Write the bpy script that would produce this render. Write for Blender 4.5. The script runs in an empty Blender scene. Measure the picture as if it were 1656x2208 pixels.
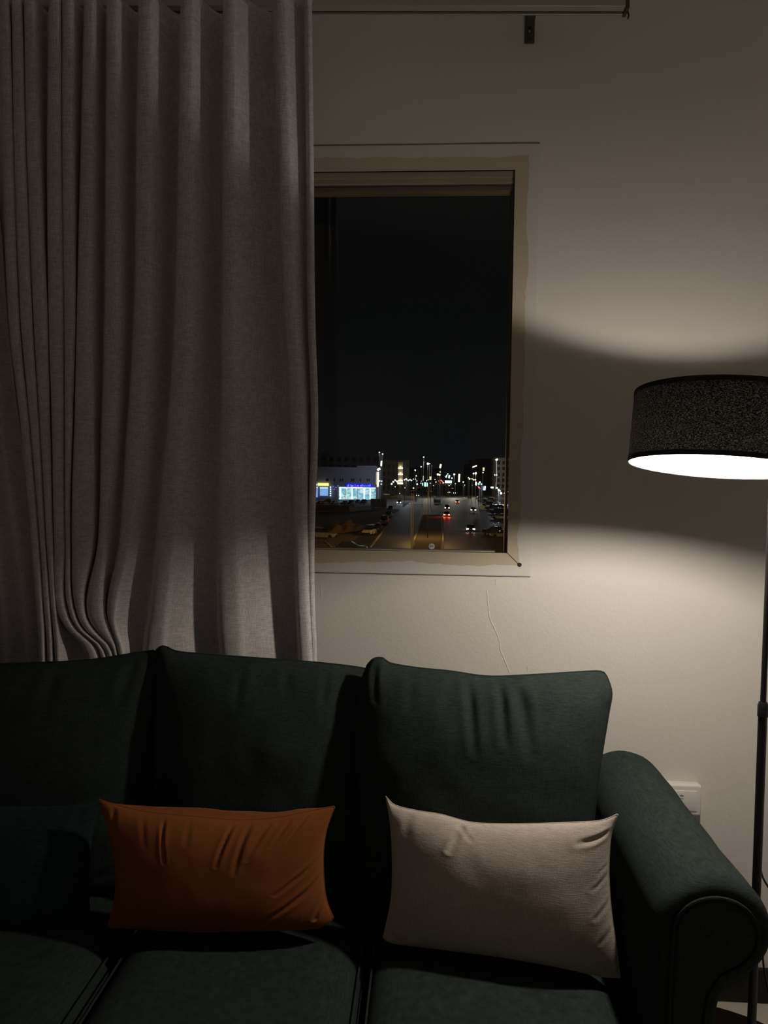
import bpy, bmesh, math, random
from mathutils import Vector, Matrix, noise
random.seed(7)
scene = bpy.context.scene
COL = scene.collection
PI = math.pi

# ------------------------------------------------------------ camera
EYE = Vector((0.0, 0.0, 1.53))
F = 1600.0
W_PX, H_PX = 1656, 2208
YAW, PITCH, ROLL = math.radians(3.25), math.radians(-2.5), math.radians(0.75)
fwd = Vector((-math.sin(YAW)*math.cos(PITCH), math.cos(YAW)*math.cos(PITCH), math.sin(PITCH)))
r0 = Vector((math.cos(YAW), math.sin(YAW), 0)); u0 = r0.cross(fwd)
RT = r0*math.cos(ROLL) + u0*math.sin(ROLL)
UP = -r0*math.sin(ROLL) + u0*math.cos(ROLL)
cam_d = bpy.data.cameras.new('camera')
cam = bpy.data.objects.new('camera', cam_d); COL.objects.link(cam)
cam.matrix_world = Matrix(((RT.x, UP.x, -fwd.x, EYE.x), (RT.y, UP.y, -fwd.y, EYE.y), (RT.z, UP.z, -fwd.z, EYE.z), (0, 0, 0, 1)))
cam_d.sensor_fit = 'VERTICAL'; cam_d.sensor_height = 24.0
cam_d.lens = 24.0*F/H_PX
cam_d.clip_start = 0.05; cam_d.clip_end = 3000
scene.camera = cam

# ------------------------------------------------------------ world, exposure, light levels
BULB_STRENGTH = 740.0
BULB_COLOR = (1.0, 0.91, 0.80)
SODIUM = (1.0, 0.55, 0.16)
SODIUM_POWER = 3000.0
w = bpy.data.worlds.new('night_sky'); scene.world = w; w.use_nodes = True
nt = w.node_tree; nt.nodes.clear()
out = nt.nodes.new('ShaderNodeOutputWorld'); bg = nt.nodes.new('ShaderNodeBackground')
tc = nt.nodes.new('ShaderNodeTexCoord'); sp = nt.nodes.new('ShaderNodeSeparateXYZ'); cr = nt.nodes.new('ShaderNodeValToRGB')
nt.links.new(tc.outputs['Generated'], sp.inputs[0]); nt.links.new(sp.outputs['Z'], cr.inputs[0])
cr.color_ramp.elements[0].position = 0.0; cr.color_ramp.elements[0].color = (0.0030, 0.0038, 0.0046, 1)
cr.color_ramp.elements[1].position = 0.30; cr.color_ramp.elements[1].color = (0.0004, 0.0009, 0.0011, 1)
nt.links.new(cr.outputs[0], bg.inputs[0]); bg.inputs[1].default_value = 1.0
nt.links.new(bg.outputs[0], out.inputs[0])
scene.view_settings.view_transform = 'Standard'
scene.view_settings.look = 'None'
scene.view_settings.exposure = 0.0
scene.view_settings.gamma = 1.0
scene.view_settings.use_curve_mapping = False
scene.cycles.use_denoising = True
scene.cycles.max_bounces = 10
scene.cycles.diffuse_bounces = 7
scene.cycles.transparent_max_bounces = 12
scene.cycles.caustics_reflective = False
scene.cycles.caustics_refractive = False
scene.cycles.sample_clamp_indirect = 3.0

# ------------------------------------------------------------ helpers
def ray(x, y):
    return RT*((x-828)/F) - UP*((y-1104)/F) + fwd
def at_y(x, y, Y):
    v = ray(x, y); return EYE + v*(Y/v.y)
def at_z(x, y, Z):
    v = ray(x, y); return EYE + v*((Z-EYE.z)/v.z)
def at_plane(x, y, p0, n):
    v = ray(x, y); return EYE + v*((p0-EYE).dot(n)/v.dot(n))

def node_mat(name):
    m = bpy.data.materials.new(name); m.use_nodes = True
    t = m.node_tree; b = t.nodes['Principled BSDF']
    return m, t, b
def nd(t, kind, **kw):
    n = t.nodes.new(kind)
    for k, v in kw.items():
        if k in n.inputs: n.inputs[k].default_value = v
        else: setattr(n, k, v)
    return n
def mat(name, col, rough=0.6, metal=0.0, var=0.0, vscale=8.0, bump=0.0, bscale=40.0, stretch=None, spec=0.5, sheen=0.0, weave=0.0, wscale=900.0, slub=0.25):
    m, t, b = node_mat(name)
    L = t.links.new
    b.inputs['Base Color'].default_value = (*col, 1)
    b.inputs['Roughness'].default_value = rough; b.inputs['Metallic'].default_value = metal
    b.inputs['Specular IOR Level'].default_value = spec
    if sheen: b.inputs['Sheen Weight'].default_value = sheen; b.inputs['Sheen Roughness'].default_value = 0.5
    tcn = nd(t, 'ShaderNodeTexCoord'); mp = nd(t, 'ShaderNodeMapping')
    L(tcn.outputs['Object'], mp.inputs[0])
    if stretch: mp.inputs['Scale'].default_value = stretch
    if var:
        n = nd(t, 'ShaderNodeTexNoise', Scale=vscale, Detail=5.0); L(mp.outputs[0], n.inputs['Vector'])
        mx = nd(t, 'ShaderNodeMix', data_type='RGBA')
        mx.inputs[6].default_value = (*[c*(1-var) for c in col], 1); mx.inputs[7].default_value = (*[min(1, c*(1+var)) for c in col], 1)
        L(n.outputs['Fac'], mx.inputs[0]); L(mx.outputs[2], b.inputs['Base Color'])
    last = None
    if bump:
        n2 = nd(t, 'ShaderNodeTexNoise', Scale=bscale, Detail=6.0); L(mp.outputs[0], n2.inputs['Vector'])
        bp = nd(t, 'ShaderNodeBump', Strength=bump, Distance=0.01); L(n2.outputs['Fac'], bp.inputs['Height'])
        last = bp
    if weave:
        wv = nd(t, 'ShaderNodeTexNoise', Scale=wscale, Detail=2.0)
        mp2 = nd(t, 'ShaderNodeMapping'); mp2.inputs['Scale'].default_value = (0.09, 0.09, 1.0)
        wv2 = nd(t, 'ShaderNodeTexNoise', Scale=wscale, Detail=2.0)
        mp3 = nd(t, 'ShaderNodeMapping'); mp3.inputs['Scale'].default_value = (1.0, 1.0, 0.09)
        L(tcn.outputs['Object'], mp2.inputs[0]); L(mp2.outputs[0], wv.inputs['Vector'])
        L(tcn.outputs['Object'], mp3.inputs[0]); L(mp3.outputs[0], wv2.inputs['Vector'])
        ad = nd(t, 'ShaderNodeMath', operation='ADD'); L(wv.outputs['Fac'], ad.inputs[0]); L(wv2.outputs['Fac'], ad.inputs[1])
        bp = nd(t, 'ShaderNodeBump', Strength=weave, Distance=0.0012); L(ad.outputs[0], bp.inputs['Height'])
        if last: L(last.outputs[0], bp.inputs['Normal'])
        last = bp
        # slubs: single threads lighter or darker than their neighbours
        src = mx.outputs[2] if var else None
        mr = nd(t, 'ShaderNodeMapRange'); L(ad.outputs[0], mr.inputs['Value'])
        mr.inputs['From Min'].default_value = 0.7; mr.inputs['From Max'].default_value = 1.3; mr.inputs['To Min'].default_value = 1-slub; mr.inputs['To Max'].default_value = 1+slub
        vm = nd(t, 'ShaderNodeVectorMath', operation='SCALE')
        if src: L(src, vm.inputs[0])
        else: vm.inputs[0].default_value = col
        L(mr.outputs[0], vm.inputs['Scale']); L(vm.outputs[0], b.inputs['Base Color'])
    if last: L(last.outputs[0], b.inputs['Normal'])
    return m
def emit(name, col, s, sample=True, base=(0.02, 0.02, 0.02)):
    m, t, b = node_mat(name)
    b.inputs['Base Color'].default_value = (*base, 1)
    b.inputs['Emission Color'].default_value = (*col, 1); b.inputs['Emission Strength'].default_value = s
    if not sample: m.cycles.emission_sampling = 'NONE'
    return m

def tag(o, label, cat, group=None):
    o['label'] = label; o['category'] = cat
    if group: o['group'] = group
    return o
def thing(name, loc, label, cat, group=None):
    o = bpy.data.objects.new(name, None); o.empty_display_size = 0.1; o.location = loc
    COL.objects.link(o); tag(o, label, cat, group); return o
def obj(name, bm, m, parent=None, smooth=True, local=False):
    """bm in world coordinates; re-based on the parent's location, or on its own foot when top-level"""
    bmesh.ops.recalc_face_normals(bm, faces=bm.faces) if not getattr(bm, 'keep', False) else None
    me = bpy.data.meshes.new(name)
    if parent is not None:
        org = Vector((0, 0, 0)) if local else root_loc(parent)
    elif local: org = Vector((0, 0, 0))
    else:
        xs = [v.co for v in bm.verts]
        org = Vector(((min(c.x for c in xs)+max(c.x for c in xs))/2, (min(c.y for c in xs)+max(c.y for c in xs))/2, min(c.z for c in xs)))
    if org.length: bmesh.ops.translate(bm, verts=bm.verts, vec=-org)
    if smooth:
        for f in bm.faces: f.smooth = True
    bm.to_mesh(me); bm.free()
    if smooth:
        try: me.set_sharp_from_angle(angle=math.radians(40))
        except Exception: pass
    me.materials.append(m)
    o = bpy.data.objects.new(name, me); COL.objects.link(o)
    if parent is not None: o.parent = parent
    else: o.location = org
    return o
def root_loc(p):
    v = Vector((0, 0, 0))
    while p is not None: v += p.location; p = p.parent
    return v
def struct(name, bm, m, smooth=False, parent=None):
    o = obj(name, bm, m, parent, smooth)
    if parent is None: o['kind'] = 'structure'
    return o
def box(bm, x0, x1, y0, y1, z0, z1, bev=0.0, seg=2):
    vs = [bm.verts.new((x, y, z)) for x in (x0, x1) for y in (y0, y1) for z in (z0, z1)]
    fs = [bm.faces.new([vs[i] for i in q]) for q in ((0, 1, 3, 2), (4, 6, 7, 5), (0, 4, 5, 1), (2, 3, 7, 6), (0, 2, 6, 4), (1, 5, 7, 3))]
    if bev:
        es = list({e for f in fs for e in f.edges})
        bmesh.ops.bevel(bm, geom=es, offset=bev, segments=seg, affect='EDGES', profile=0.5)
    return bm
def B(*a, **k): return box(bmesh.new(), *a, **k)
def tube(bm, pts, r, n=10, cap=True):
    pts = [Vector(p) for p in pts]
    rs = r if isinstance(r, (list, tuple)) else [r]*len(pts)
    rings = []
    ref = None
    for i, p in enumerate(pts):
        d = (pts[min(i+1, len(pts)-1)] - pts[max(i-1, 0)]).normalized()
        if ref is None: ref = d.orthogonal().normalized()
        a = (ref - d*ref.dot(d)).normalized(); ref = a; b = d.cross(a)
        rings.append([bm.verts.new(p + (a*math.cos(t*2*PI/n) + b*math.sin(t*2*PI/n))*rs[i]) for t in range(n)])
    for A, C in zip(rings, rings[1:]):
        for k in range(n): bm.faces.new((A[k], A[(k+1) % n], C[(k+1) % n], C[k]))
    if cap:
        bm.faces.new(rings[0][::-1]); bm.faces.new(rings[-1])
    return bm
def T(pts, r, n=10, cap=True): return tube(bmesh.new(), pts, r, n, cap)
def lathe(c, prof, n=40, M=None, closed=False):
    bm = bmesh.new(); rings = []
    for r, z in prof:
        ring = []
        for k in range(n):
            v = Vector((max(r, 1e-5)*math.cos(2*PI*k/n), max(r, 1e-5)*math.sin(2*PI*k/n), z))
            if M: v = M @ v
            ring.append(bm.verts.new(Vector(c) + v))
        rings.append(ring)
    pr = list(zip(rings, rings[1:]))
    if closed: pr.append((rings[-1], rings[0]))
    for A, C in pr:
        for k in range(n): bm.faces.new((A[k], A[(k+1) % n], C[(k+1) % n], C[k]))
    bmesh.ops.remove_doubles(bm, verts=bm.verts, dist=2e-5)
    return bm
def quad_strip(p, q, wd, z=0.0, n=1):
    """flat strip on the ground from p to q, width wd"""
    bm = bmesh.new(); p = Vector(p); q = Vector(q); d = (q-p); s = Vector((d.y, -d.x, 0)).normalized()*wd/2
    vs = [bm.verts.new(Vector((a.x, a.y, z))) for a in (p-s, p+s, q+s, q-s)]
    f = bm.faces.new(vs)
    r = bmesh.ops.extrude_face_region(bm, geom=[f])
    bmesh.ops.translate(bm, verts=[v for v in r['geom'] if isinstance(v, bmesh.types.BMVert)], vec=(0, 0, -0.06))
    return bm
def resample(pts, n):
    pts = [Vector(p) for p in pts]
    # catmull-rom densify, then equal arc
    dense = []
    for i in range(len(pts)-1):
        p0 = pts[max(i-1, 0)]; p1 = pts[i]; p2 = pts[i+1]; p3 = pts[min(i+2, len(pts)-1)]
        for k in range(12):
            t = k/12
            dense.append(0.5*((2*p1) + (p2-p0)*t + (2*p0-5*p1+4*p2-p3)*t*t + (-p0+3*p1-3*p2+p3)*t**3))
    dense.append(pts[-1])
    ln = [0]
    for a, b in zip(dense, dense[1:]): ln.append(ln[-1] + (b-a).length)
    res = []; j = 0
    for i in range(n):
        s = ln[-1]*i/(n-1)
        while j < len(ln)-2 and ln[j+1] < s: j += 1
        d = ln[j+1]-ln[j]; t = 0 if d < 1e-9 else (s-ln[j])/d
        res.append(dense[j].lerp(dense[j+1], min(max(t, 0), 1)))
    return res
def cushion(name, top, right, bottom, left, nrm, tf, tb, m, parent=None, p=2.4, q=0.55, wr=(), nz=0.004, nsc=7.0, NU=110, NV=84, seed=0, sag=0.0, crest=0.0):
    """pillow: four seam edges (world points; top/bottom left->right, left/right top->bottom), bulging tf forward and tb back along nrm"""
    tE, bE = resample(top, NU), resample(bottom, NU)
    lE, rE = resample(left, NV), resample(right, NV)
    n = Vector(nrm).normalized()
    bm = bmesh.new(); F_ = []; K_ = []
    for j in range(NV):
        v = j/(NV-1); fr = []; br = []
        for i in range(NU):
            u = i/(NU-1)
            P = tE[i]*(1-v) + bE[i]*v + lE[j]*(1-u) + rE[j]*u
            P -= (tE[0]*(1-u)*(1-v) + tE[-1]*u*(1-v) + bE[0]*(1-u)*v + bE[-1]*u*v)
            h = (max(0, 1-abs(2*u-1)**p)**q) * (max(0, 1-abs(2*v-1)**p)**q)
            h *= 1 + sag*(v-0.5)
            d = 0.0
            for (ua, va, ub, vb, wd, dep) in wr:
                ax, ay = ub-ua, vb-va; L2 = ax*ax+ay*ay
                t = max(0, min(1, ((u-ua)*ax+(v-va)*ay)/L2))
                dx, dy = u-(ua+ax*t), v-(va+ay*t)
                dd = math.hypot(dx, dy)/wd
                tp = 1-t*0.85
                d -= dep*math.exp(-dd*dd)*tp
                d += dep*0.45*math.exp(-((dd-1.9)**2))*tp
            nzv = noise.noise(P*nsc + Vector((seed*3.1, 0, 0)))*nz + noise.noise(P*nsc*2.7 + Vector((seed, 5, 0)))*nz*0.4
            e = min(1.0, 6*min(u, 1-u, v, 1-v)) if True else 1
            fr.append(bm.verts.new(P + n*(tf*h + (d+nzv)*min(1, e*1.4))))
            if i in (0, NU-1) or j in (0, NV-1): br.append(fr[-1])
            else:
                # the rear panel's filling can swell above the seam at the top
                cv = v/0.07
                up_ = crest*cv*math.exp(1-cv)*max(0, 1-abs(2*u-1)**2.2)**0.8*(1+0.25*noise.noise(Vector((u*6, 2.0, seed))))
                br.append(bm.verts.new(P - n*(tb*h + nzv*e) + Vector((0, 0, up_))))
        F_.append(fr); K_.append(br)
    for j in range(NV-1):
        for i in range(NU-1):
            bm.faces.new((F_[j][i], F_[j+1][i], F_[j+1][i+1], F_[j][i+1]))
            bm.faces.new((K_[j][i], K_[j][i+1], K_[j+1][i+1], K_[j+1][i]))
    o = obj(name, bm, m, parent)
    seam = tE + rE[1:] + bE[::-1][1:] + lE[::-1][1:-1]
    return o, seam
def piping(name, seam, r, m, parent):
    bm = bmesh.new(); n = 6; N = len(seam); rings = []
    for i in range(0, N, 2):
        a = seam[i]; d = (seam[(i+2) % N]-seam[i-2]).normalized(); x = Vector((0.13, 1, 0.2)); x = (x-d*x.dot(d)).normalized(); y = d.cross(x)
        rings.append([bm.verts.new(a + (x*math.cos(t*2*PI/n)+y*math.sin(t*2*PI/n))*r) for t in range(n)])
    for k in range(len(rings)):
        A, C = rings[k], rings[(k+1) % len(rings)]
        for t in range(n): bm.faces.new((A[t], A[(t+1) % n], C[(t+1) % n], C[t]))
    return obj(name, bm, m, parent)

# ------------------------------------------------------------ materials
M_wall = mat('wall_paint', (0.70, 0.66, 0.60), 0.75, var=0.03, vscale=3, bump=0.08, bscale=120)
M_ceil = mat('ceiling_paint', (0.86, 0.86, 0.90), 0.9)
M_room = mat('room_paint', (0.82, 0.82, 0.86), 0.9)
M_tile = mat('floor_tile', (0.50, 0.45, 0.38), 0.35, var=0.06, vscale=5)
M_stone = mat('black_granite', (0.010, 0.0095, 0.009), 0.35, var=0.9, vscale=90, spec=0.3)
M_green = mat('dark_green_chenille', (0.029, 0.038, 0.034), 1.0, var=0.15, vscale=14, spec=0.05, weave=0.4, wscale=560, slub=0.32)
M_teal = mat('dark_teal_chenille', (0.018, 0.032, 0.034), 1.0, var=0.22, vscale=14, spec=0.05, weave=0.4, wscale=560, slub=0.32)
M_orange = mat('rust_orange_velvet', (0.25, 0.076, 0.018), 0.9, var=0.12, vscale=9, spec=0.15, sheen=0.08, weave=0.12, wscale=900, slub=0.1)
M_cream = mat('cream_linen', (0.52, 0.45, 0.38), 0.95, var=0.06, vscale=20, spec=0.1, sheen=0.0, weave=0.3, wscale=620, slub=0.18)
M_curtain = mat('grey_beige_linen', (0.68, 0.635, 0.62), 0.95, var=0.06, vscale=20, spec=0.1, weave=0.35, wscale=480, slub=0.25)
M_rail = mat('painted_aluminium', (0.50, 0.48, 0.44), 0.4, metal=0.3)
M_dark = mat('dark_slot', (0.015, 0.014, 0.013), 0.8)
M_bracket = mat('galvanised_bracket', (0.10, 0.09, 0.075), 0.5, metal=0.5, var=0.3, vscale=60)
M_black = mat('black_powder_coat', (0.008, 0.008, 0.008), 0.45)
M_white_pl = mat('white_plastic', (0.74, 0.71, 0.66), 0.35)
M_frame = mat('brown_aluminium', (0.12, 0.085, 0.065), 0.5, var=0.15, vscale=12)
M_sash = mat('beige_window_profile', (0.30, 0.25, 0.18), 0.55, var=0.15, vscale=14)
M_rug = mat('dark_brown_rug', (0.012, 0.009, 0.007), 1.0, bump=0.5, bscale=300, spec=0.05)

# ------------------------------------------------------------ room shell
WY = 2.2
wr_t = at_y(1112, 366, WY); wr_b = at_y(1092, 1191, WY); wl_t = at_y(677, 371, WY); wl_b = at_y(678, 1186, WY)
WX1 = (wr_t.x + wr_b.x)/2; WZ1 = (wr_t.z+wl_t.z)/2; WZ0 = (wr_b.z+wl_b.z)/2; WX0 = -0.98
to_t = at_y(1168, 310, WY); to_b = at_y(1140, 1243, WY)
CEIL = 3.05
RX0, RX1, RY0 = -2.5, 1.8, -2.3
def wall_with_hole():
    bm = bmesh.new(); TH = 0.16
    xs = [RX0-0.2, WX0, WX1, RX1+0.2]; zs = [0, WZ0, WZ1, CEIL]
    for y, ex in ((WY, 0.0), (WY+TH, 0.12)):
        g = [[bm.verts.new((x+(0, -ex, ex, 0)[i], y, z+(0, -ex, ex, 0)[j])) for i, x in enumerate(xs)] for j, z in enumerate(zs)]
        for j in range(3):
            for i in range(3):
                if i == 1 and j == 1: continue
                bm.faces.new((g[j][i], g[j][i+1], g[j+1][i+1], g[j+1][i]))
    bm.verts.ensure_lookup_table()
    def v(y, j, i): return bm.verts[(16 if y else 0)+j*4+i]
    for (a, b) in (((1, 1), (1, 2)), ((1, 2), (2, 2)), ((2, 2), (2, 1)), ((2, 1), (1, 1))):
        bm.faces.new((v(0, *a), v(0, *b), v(1, *b), v(1, *a)))
    return bm
wall_back = struct('wall_back', wall_with_hole(), M_wall)
struct('wall_left', B(RX0-0.15, RX0, RY0, WY-0.002, 0, CEIL), M_room)
struct('wall_right', B(RX1, RX1+0.15, RY0, WY-0.002, 0, CEIL), M_room)
struct('wall_front', B(RX0-0.15, RX1+0.15, RY0-0.15, RY0-0.002, 0, CEIL), M_room)
struct('floor', B(RX0-0.15, RX1+0.15, RY0-0.15, WY, -0.12, 0), M_tile)
struct('ceiling', B(RX0-0.15, RX1+0.15, RY0-0.15, WY+0.16, CEIL+0.002, CEIL+0.15), M_ceil)
struct('baseboard_back', B(RX0, RX1, WY-0.016, WY-0.001, 0.001, 0.102, bev=0.003), M_stone)

# hairline plaster crack
def crack(pxs, wd=0.0011, dep=0.0012):
    pts = [at_y(x, y, WY-0.0002) for x, y in pxs]
    ds = []
    for a, b in zip(pts, pts[1:]):
        for k in range(4):
            t = k/4; c = a.lerp(b, t); c.x += random.uniform(-1, 1)*0.0012; ds.append(c)
    ds.append(pts[-1])
    bm = bmesh.new(); rows = []
    for i, p in enumerate(ds):
        wv = wd*random.uniform(0.6, 1.3)
        rows.append([bm.verts.new(p+Vector((o_*wv, -dy, 0))) for o_, dy in ((-2, -0.0004), (-0.6, dep), (0.6, dep*0.3), (2, -0.0004))])
    for A, C in zip(rows, rows[1:]):
        for k in range(3): bm.faces.new((A[k], A[k+1], C[k+1], C[k]))
    return bm
obj('plaster_crack', crack([(1050, 1272), (1053, 1305), (1056, 1330), (1063, 1348), (1071, 1365), (1078, 1385), (1079, 1400), (1086, 1418), (1092, 1432), (1100, 1450)]), M_wall, wall_back)
obj('plaster_crack', crack([(1068, 1248), (1069, 1262)], 0.0008), M_wall, wall_back)
obj('plaster_crack', crack([(1137, 1436), (1138, 1448)], 0.0008), M_wall, wall_back)
obj('plaster_crack', crack([(691, 1255), (693, 1275), (692, 1290)], 0.0008, 0.0008), M_wall, wall_back)

# ------------------------------------------------------------ window
def trim_material():
    m, t, b = node_mat('window_surround_paint'); L = t.links.new
    b.inputs['Roughness'].default_value = 0.5
    g = nd(t, 'ShaderNodeTexCoord'); s = nd(t, 'ShaderNodeSeparateXYZ'); L(g.outputs['Object'], s.inputs[0])
    cx, cz = (WX0+WX1)/2, (WZ0+WZ1)/2
    def M(op, a, b_=None):
        n = nd(t, 'ShaderNodeMath', operation=op)
        for k, q in enumerate((a, b_)):
            if q is None: continue
            if isinstance(q, (int, float)): n.inputs[k].default_value = q
            else: L(q, n.inputs[k])
        return n.outputs[0]
    dx = M('SUBTRACT', s.outputs['X'], WX1-TRIM_O.x)
    dzt = M('SUBTRACT', s.outputs['Z'], WZ1-TRIM_O.z)
    dzb = M('SUBTRACT', WZ0-TRIM_O.z, s.outputs['Z'])
    d = M('MAXIMUM', M('MAXIMUM', dx, dzt), dzb)
    n1 = nd(t, 'ShaderNodeTexNoise', Scale=5.0, Detail=3.0); L(g.outputs['Object'], n1.inputs['Vector'])
    n2 = nd(t, 'ShaderNodeTexNoise', Scale=45.0, Detail=4.0); L(g.outputs['Object'], n2.inputs['Vector'])
    th = M('ADD', M('ADD', d, M('MULTIPLY', M('SUBTRACT', n1.outputs['Fac'], 0.5), 0.035)), M('MULTIPLY', M('SUBTRACT', n2.outputs['Fac'], 0.5), 0.012))
    k = M('MULTIPLY', M('SUBTRACT', th, 0.036), 700.0)
    cl = nd(t, 'ShaderNodeClamp'); L(k, cl.inputs[0])
    mx = nd(t, 'ShaderNodeMix', data_type='RGBA')
    mx.inputs[6].default_value = (0.53, 0.465, 0.33, 1); mx.inputs[7].default_value = (0.66, 0.63, 0.58, 1)
    L(cl.outputs[0], mx.inputs[0]); L(mx.outputs[2], b.inputs['Base Color'])
    return m
OX1 = (to_t.x+to_b.x)/2; OZ1 = to_t.z; OZ0 = to_b.z; OX0 = WX0-0.07
TRIM_O = Vector(((OX0+OX1)/2, WY-0.003, OZ0))
M_trim = trim_material()
bm = bmesh.new()
# picture-frame ring with inner return
ring_o = [(OX0, OZ0), (OX1, OZ0), (OX1, OZ1), (OX0, OZ1)]
ring_i = [(WX0, WZ0), (WX1, WZ0), (WX1, WZ1), (WX0, WZ1)]
def ringverts(r, y): return [bm.verts.new((x, y, z)) for x, z in r]
ro_b, ro_f, ri_f, ri_b = ringverts(ring_o, WY-0.0005), ringverts(ring_o, WY-0.006), ringverts(ring_i, WY-0.006), ringverts(ring_i, WY-0.0005)
for A, C in ((ro_b, ro_f), (ro_f, ri_f), (ri_f, ri_b), (ri_b, ro_b)):
    for k in range(4): bm.faces.new((A[k], A[(k+1) % 4], C[(k+1) % 4], C[k]))
es = [e for e in bm.edges if all(abs(v.co.y-(WY-0.006)) < 1e-6 for v in e.verts) and not any(v in ri_f for v in e.verts)]
bmesh.ops.bevel(bm, geom=es, offset=0.002, segments=2, affect='EDGES')
trim1 = struct('trim_1', bm, M_trim)
# corner mitre gap and screw hole, seam line along the bottom
a = at_y(1092, 1191, WY-0.0065); b_ = at_y(1118, 1216, WY-0.0065)
obj('mitre_gap', T([a+Vector((0.002, 0, -0.001)), b_], 0.0009, 6), M_dark, trim1)
c = at_y(1120, 1218, WY-0.007)
obj('screw_hole', lathe(c, [(0.0, 0.0), (0.0058, 0.0), (0.0068, -0.001), (0.0068, -0.004), (0, -0.004)], 8, Matrix.Rotation(PI/2, 3, 'X')), M_dark, trim1)
# dark joint between trim and wall (top and bottom)
obj('joint_gap', B(OX0, OX1-0.001, WY-0.0012, WY-0.0002, OZ1+0.0002, OZ1+0.0026), M_frame, trim1, smooth=False)
obj('joint_gap', B(OX0, OX1-0.001, WY-0.0012, WY-0.0002, OZ0-0.0022, OZ0-0.0002), M_frame, trim1, smooth=False)

M_reveal = mat('reveal_paint', (0.36, 0.31, 0.22), 0.6, var=0.1, vscale=10)
win = bpy.data.objects.new('window_1', None); win.location = ((WX0+WX1)/2, 2.225, WZ0); COL.objects.link(win); win['kind'] = 'structure'
YG = 2.225
def rowz(y, Y): return at_y(900, y, Y).z
top_ = WZ1-0.0005
for (ya, y1_, m_, bv) in ((2.2035, 384.5, M_sash, 0.0025), (2.2065, 397.5, M_sash, 0.003), (2.210, 414.5, M_frame, 0.003)):
    obj('head_rail', B(WX0+0.001, WX1-0.001, ya, 2.245, rowz(y1_, ya), top_, bev=bv), m_, win, smooth=False)
    top_ -= 0.0006
# split line along the middle head rail
pts_ = []
for k in range(40):
    xx = WX0+0.1+(WX1-WX0-0.11)*k/39; pts_.append(Vector((xx, 2.2093, rowz(402, 2.2093)+random.uniform(-1, 1)*0.0012)))
obj('split_line', T(pts_, 0.0009, 5), M_dark, win)
obj('window_frame', B(WX1-0.0075, WX1-0.0008, 2.212, 2.245, WZ0+0.0008, WZ1-0.003, bev=0.001), M_frame, win, smooth=False)
obj('window_frame', B(WX0+0.0008, WX0+0.02, 2.212, 2.245, WZ0+0.0008, WZ1-0.003, bev=0.001), M_frame, win, smooth=False)
obj('window_frame', B(WX0+0.021, WX1-0.035, 2.212, 2.245, WZ0+0.0006, WZ0+0.0035), M_rail, win, smooth=False)
def glass_mat():
    m, t, b = node_mat('window_glass'); L = t.links.new
    t.nodes.remove(b)
    tr = nd(t, 'ShaderNodeBsdfTransparent'); gl = nd(t, 'ShaderNodeBsdfGlossy', Roughness=0.0); mx = nd(t, 'ShaderNodeMixShader')
    tr.inputs[0].default_value = (0.93, 0.95, 0.95, 1); mx.inputs[0].default_value = 0.04
    L(tr.outputs[0], mx.inputs[1]); L(gl.outputs[0], mx.inputs[2]); L(mx.outputs[0], t.nodes['Material Output'].inputs[0])
    return m
pane = obj('pane', B(WX0+0.015, WX1-0.004, YG, YG+0.004, WZ0+0.001, WZ1-0.02), glass_mat(), win, smooth=False)
# round sticker low on the glass
stc = at_y(931, 1178, YG-0.001)
stk = thing('glass_sticker', stc, 'small round grey sticker with dark letters low on the window glass', 'sticker')
M_stk = mat('grey_sticker_paper', (0.85, 0.84, 0.80), 0.6)
obj('disc', lathe(stc, [(0, 0), (0.0087, 0), (0.0087, 0.0006), (0, 0.0006)], 28, Matrix.Rotation(PI/2, 3, 'X')), M_stk, stk, smooth=False)
def text_obj(name, s, size, loc, m, parent=None, rotz=0.0, bold=0.0, depth=0.0, xs=1.0):
    cu = bpy.data.curves.new(name, 'FONT'); cu.body = s; cu.size = size; cu.align_x = 'CENTER'; cu.align_y = 'CENTER'
    cu.offset = bold; cu.extrude = depth
    o = bpy.data.objects.new(name+'_tmp', cu); COL.objects.link(o)
    bpy.context.view_layer.update()
    me = bpy.data.meshes.new_from_object(o.evaluated_get(bpy.context.evaluated_depsgraph_get()))
    bpy.data.objects.remove(o)
    me.transform(Matrix.Rotation(rotz, 4, 'Z') @ Matrix.Rotation(PI/2, 4, 'X') @ Matrix.Scale(xs, 4, (1, 0, 0)))
    me.materials.clear(); me.materials.append(m)
    r = bpy.data.objects.new(name, me); COL.objects.link(r)
    if parent is not None: r.parent = parent; r.location = Vector(loc)-root_loc(parent)
    else: r.location = loc
    return r
text_obj('lettering', 'D+', 0.009, stc+Vector((0, -0.0010, 0)), M_dark, stk, bold=0.0002, depth=0.0001)

# ------------------------------------------------------------ curtain rail and bracket
ra = at_y(671, 36, 2.085); rb = at_y(1345, 37, 2.085)
def rail_pt(x): return ra.lerp(rb, (x-ra.x)/(rb.x-ra.x))
xL = -1.75; pL, pR = rail_pt(xL), rail_pt(rb.x)
def beam(p, q, y0, y1, z0, z1):
    bm = bmesh.new(); vs = []
    for P in (p, q):
        for y in (y0, y1):
            for z in (z0, z1): vs.append(bm.verts.new((P.x, y, P.z+z)))
    for qd in ((0, 1, 3, 2), (4, 6, 7, 5), (0, 4, 5, 1), (2, 3, 7, 6), (0, 2, 6, 4), (1, 5, 7, 3)): bm.faces.new([vs[i] for i in qd])
    bmesh.ops.bevel(bm, geom=list(bm.edges), offset=0.0008, segments=1, affect='EDGES')
    return bm
rail = thing('curtain_rail', pR, 'long pale metal curtain rail running along the top of the wall', 'curtain rail')
obj('track', beam(pL, pR, 2.043, 2.066, 0.003, 0.040), M_rail, rail, smooth=False)
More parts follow.
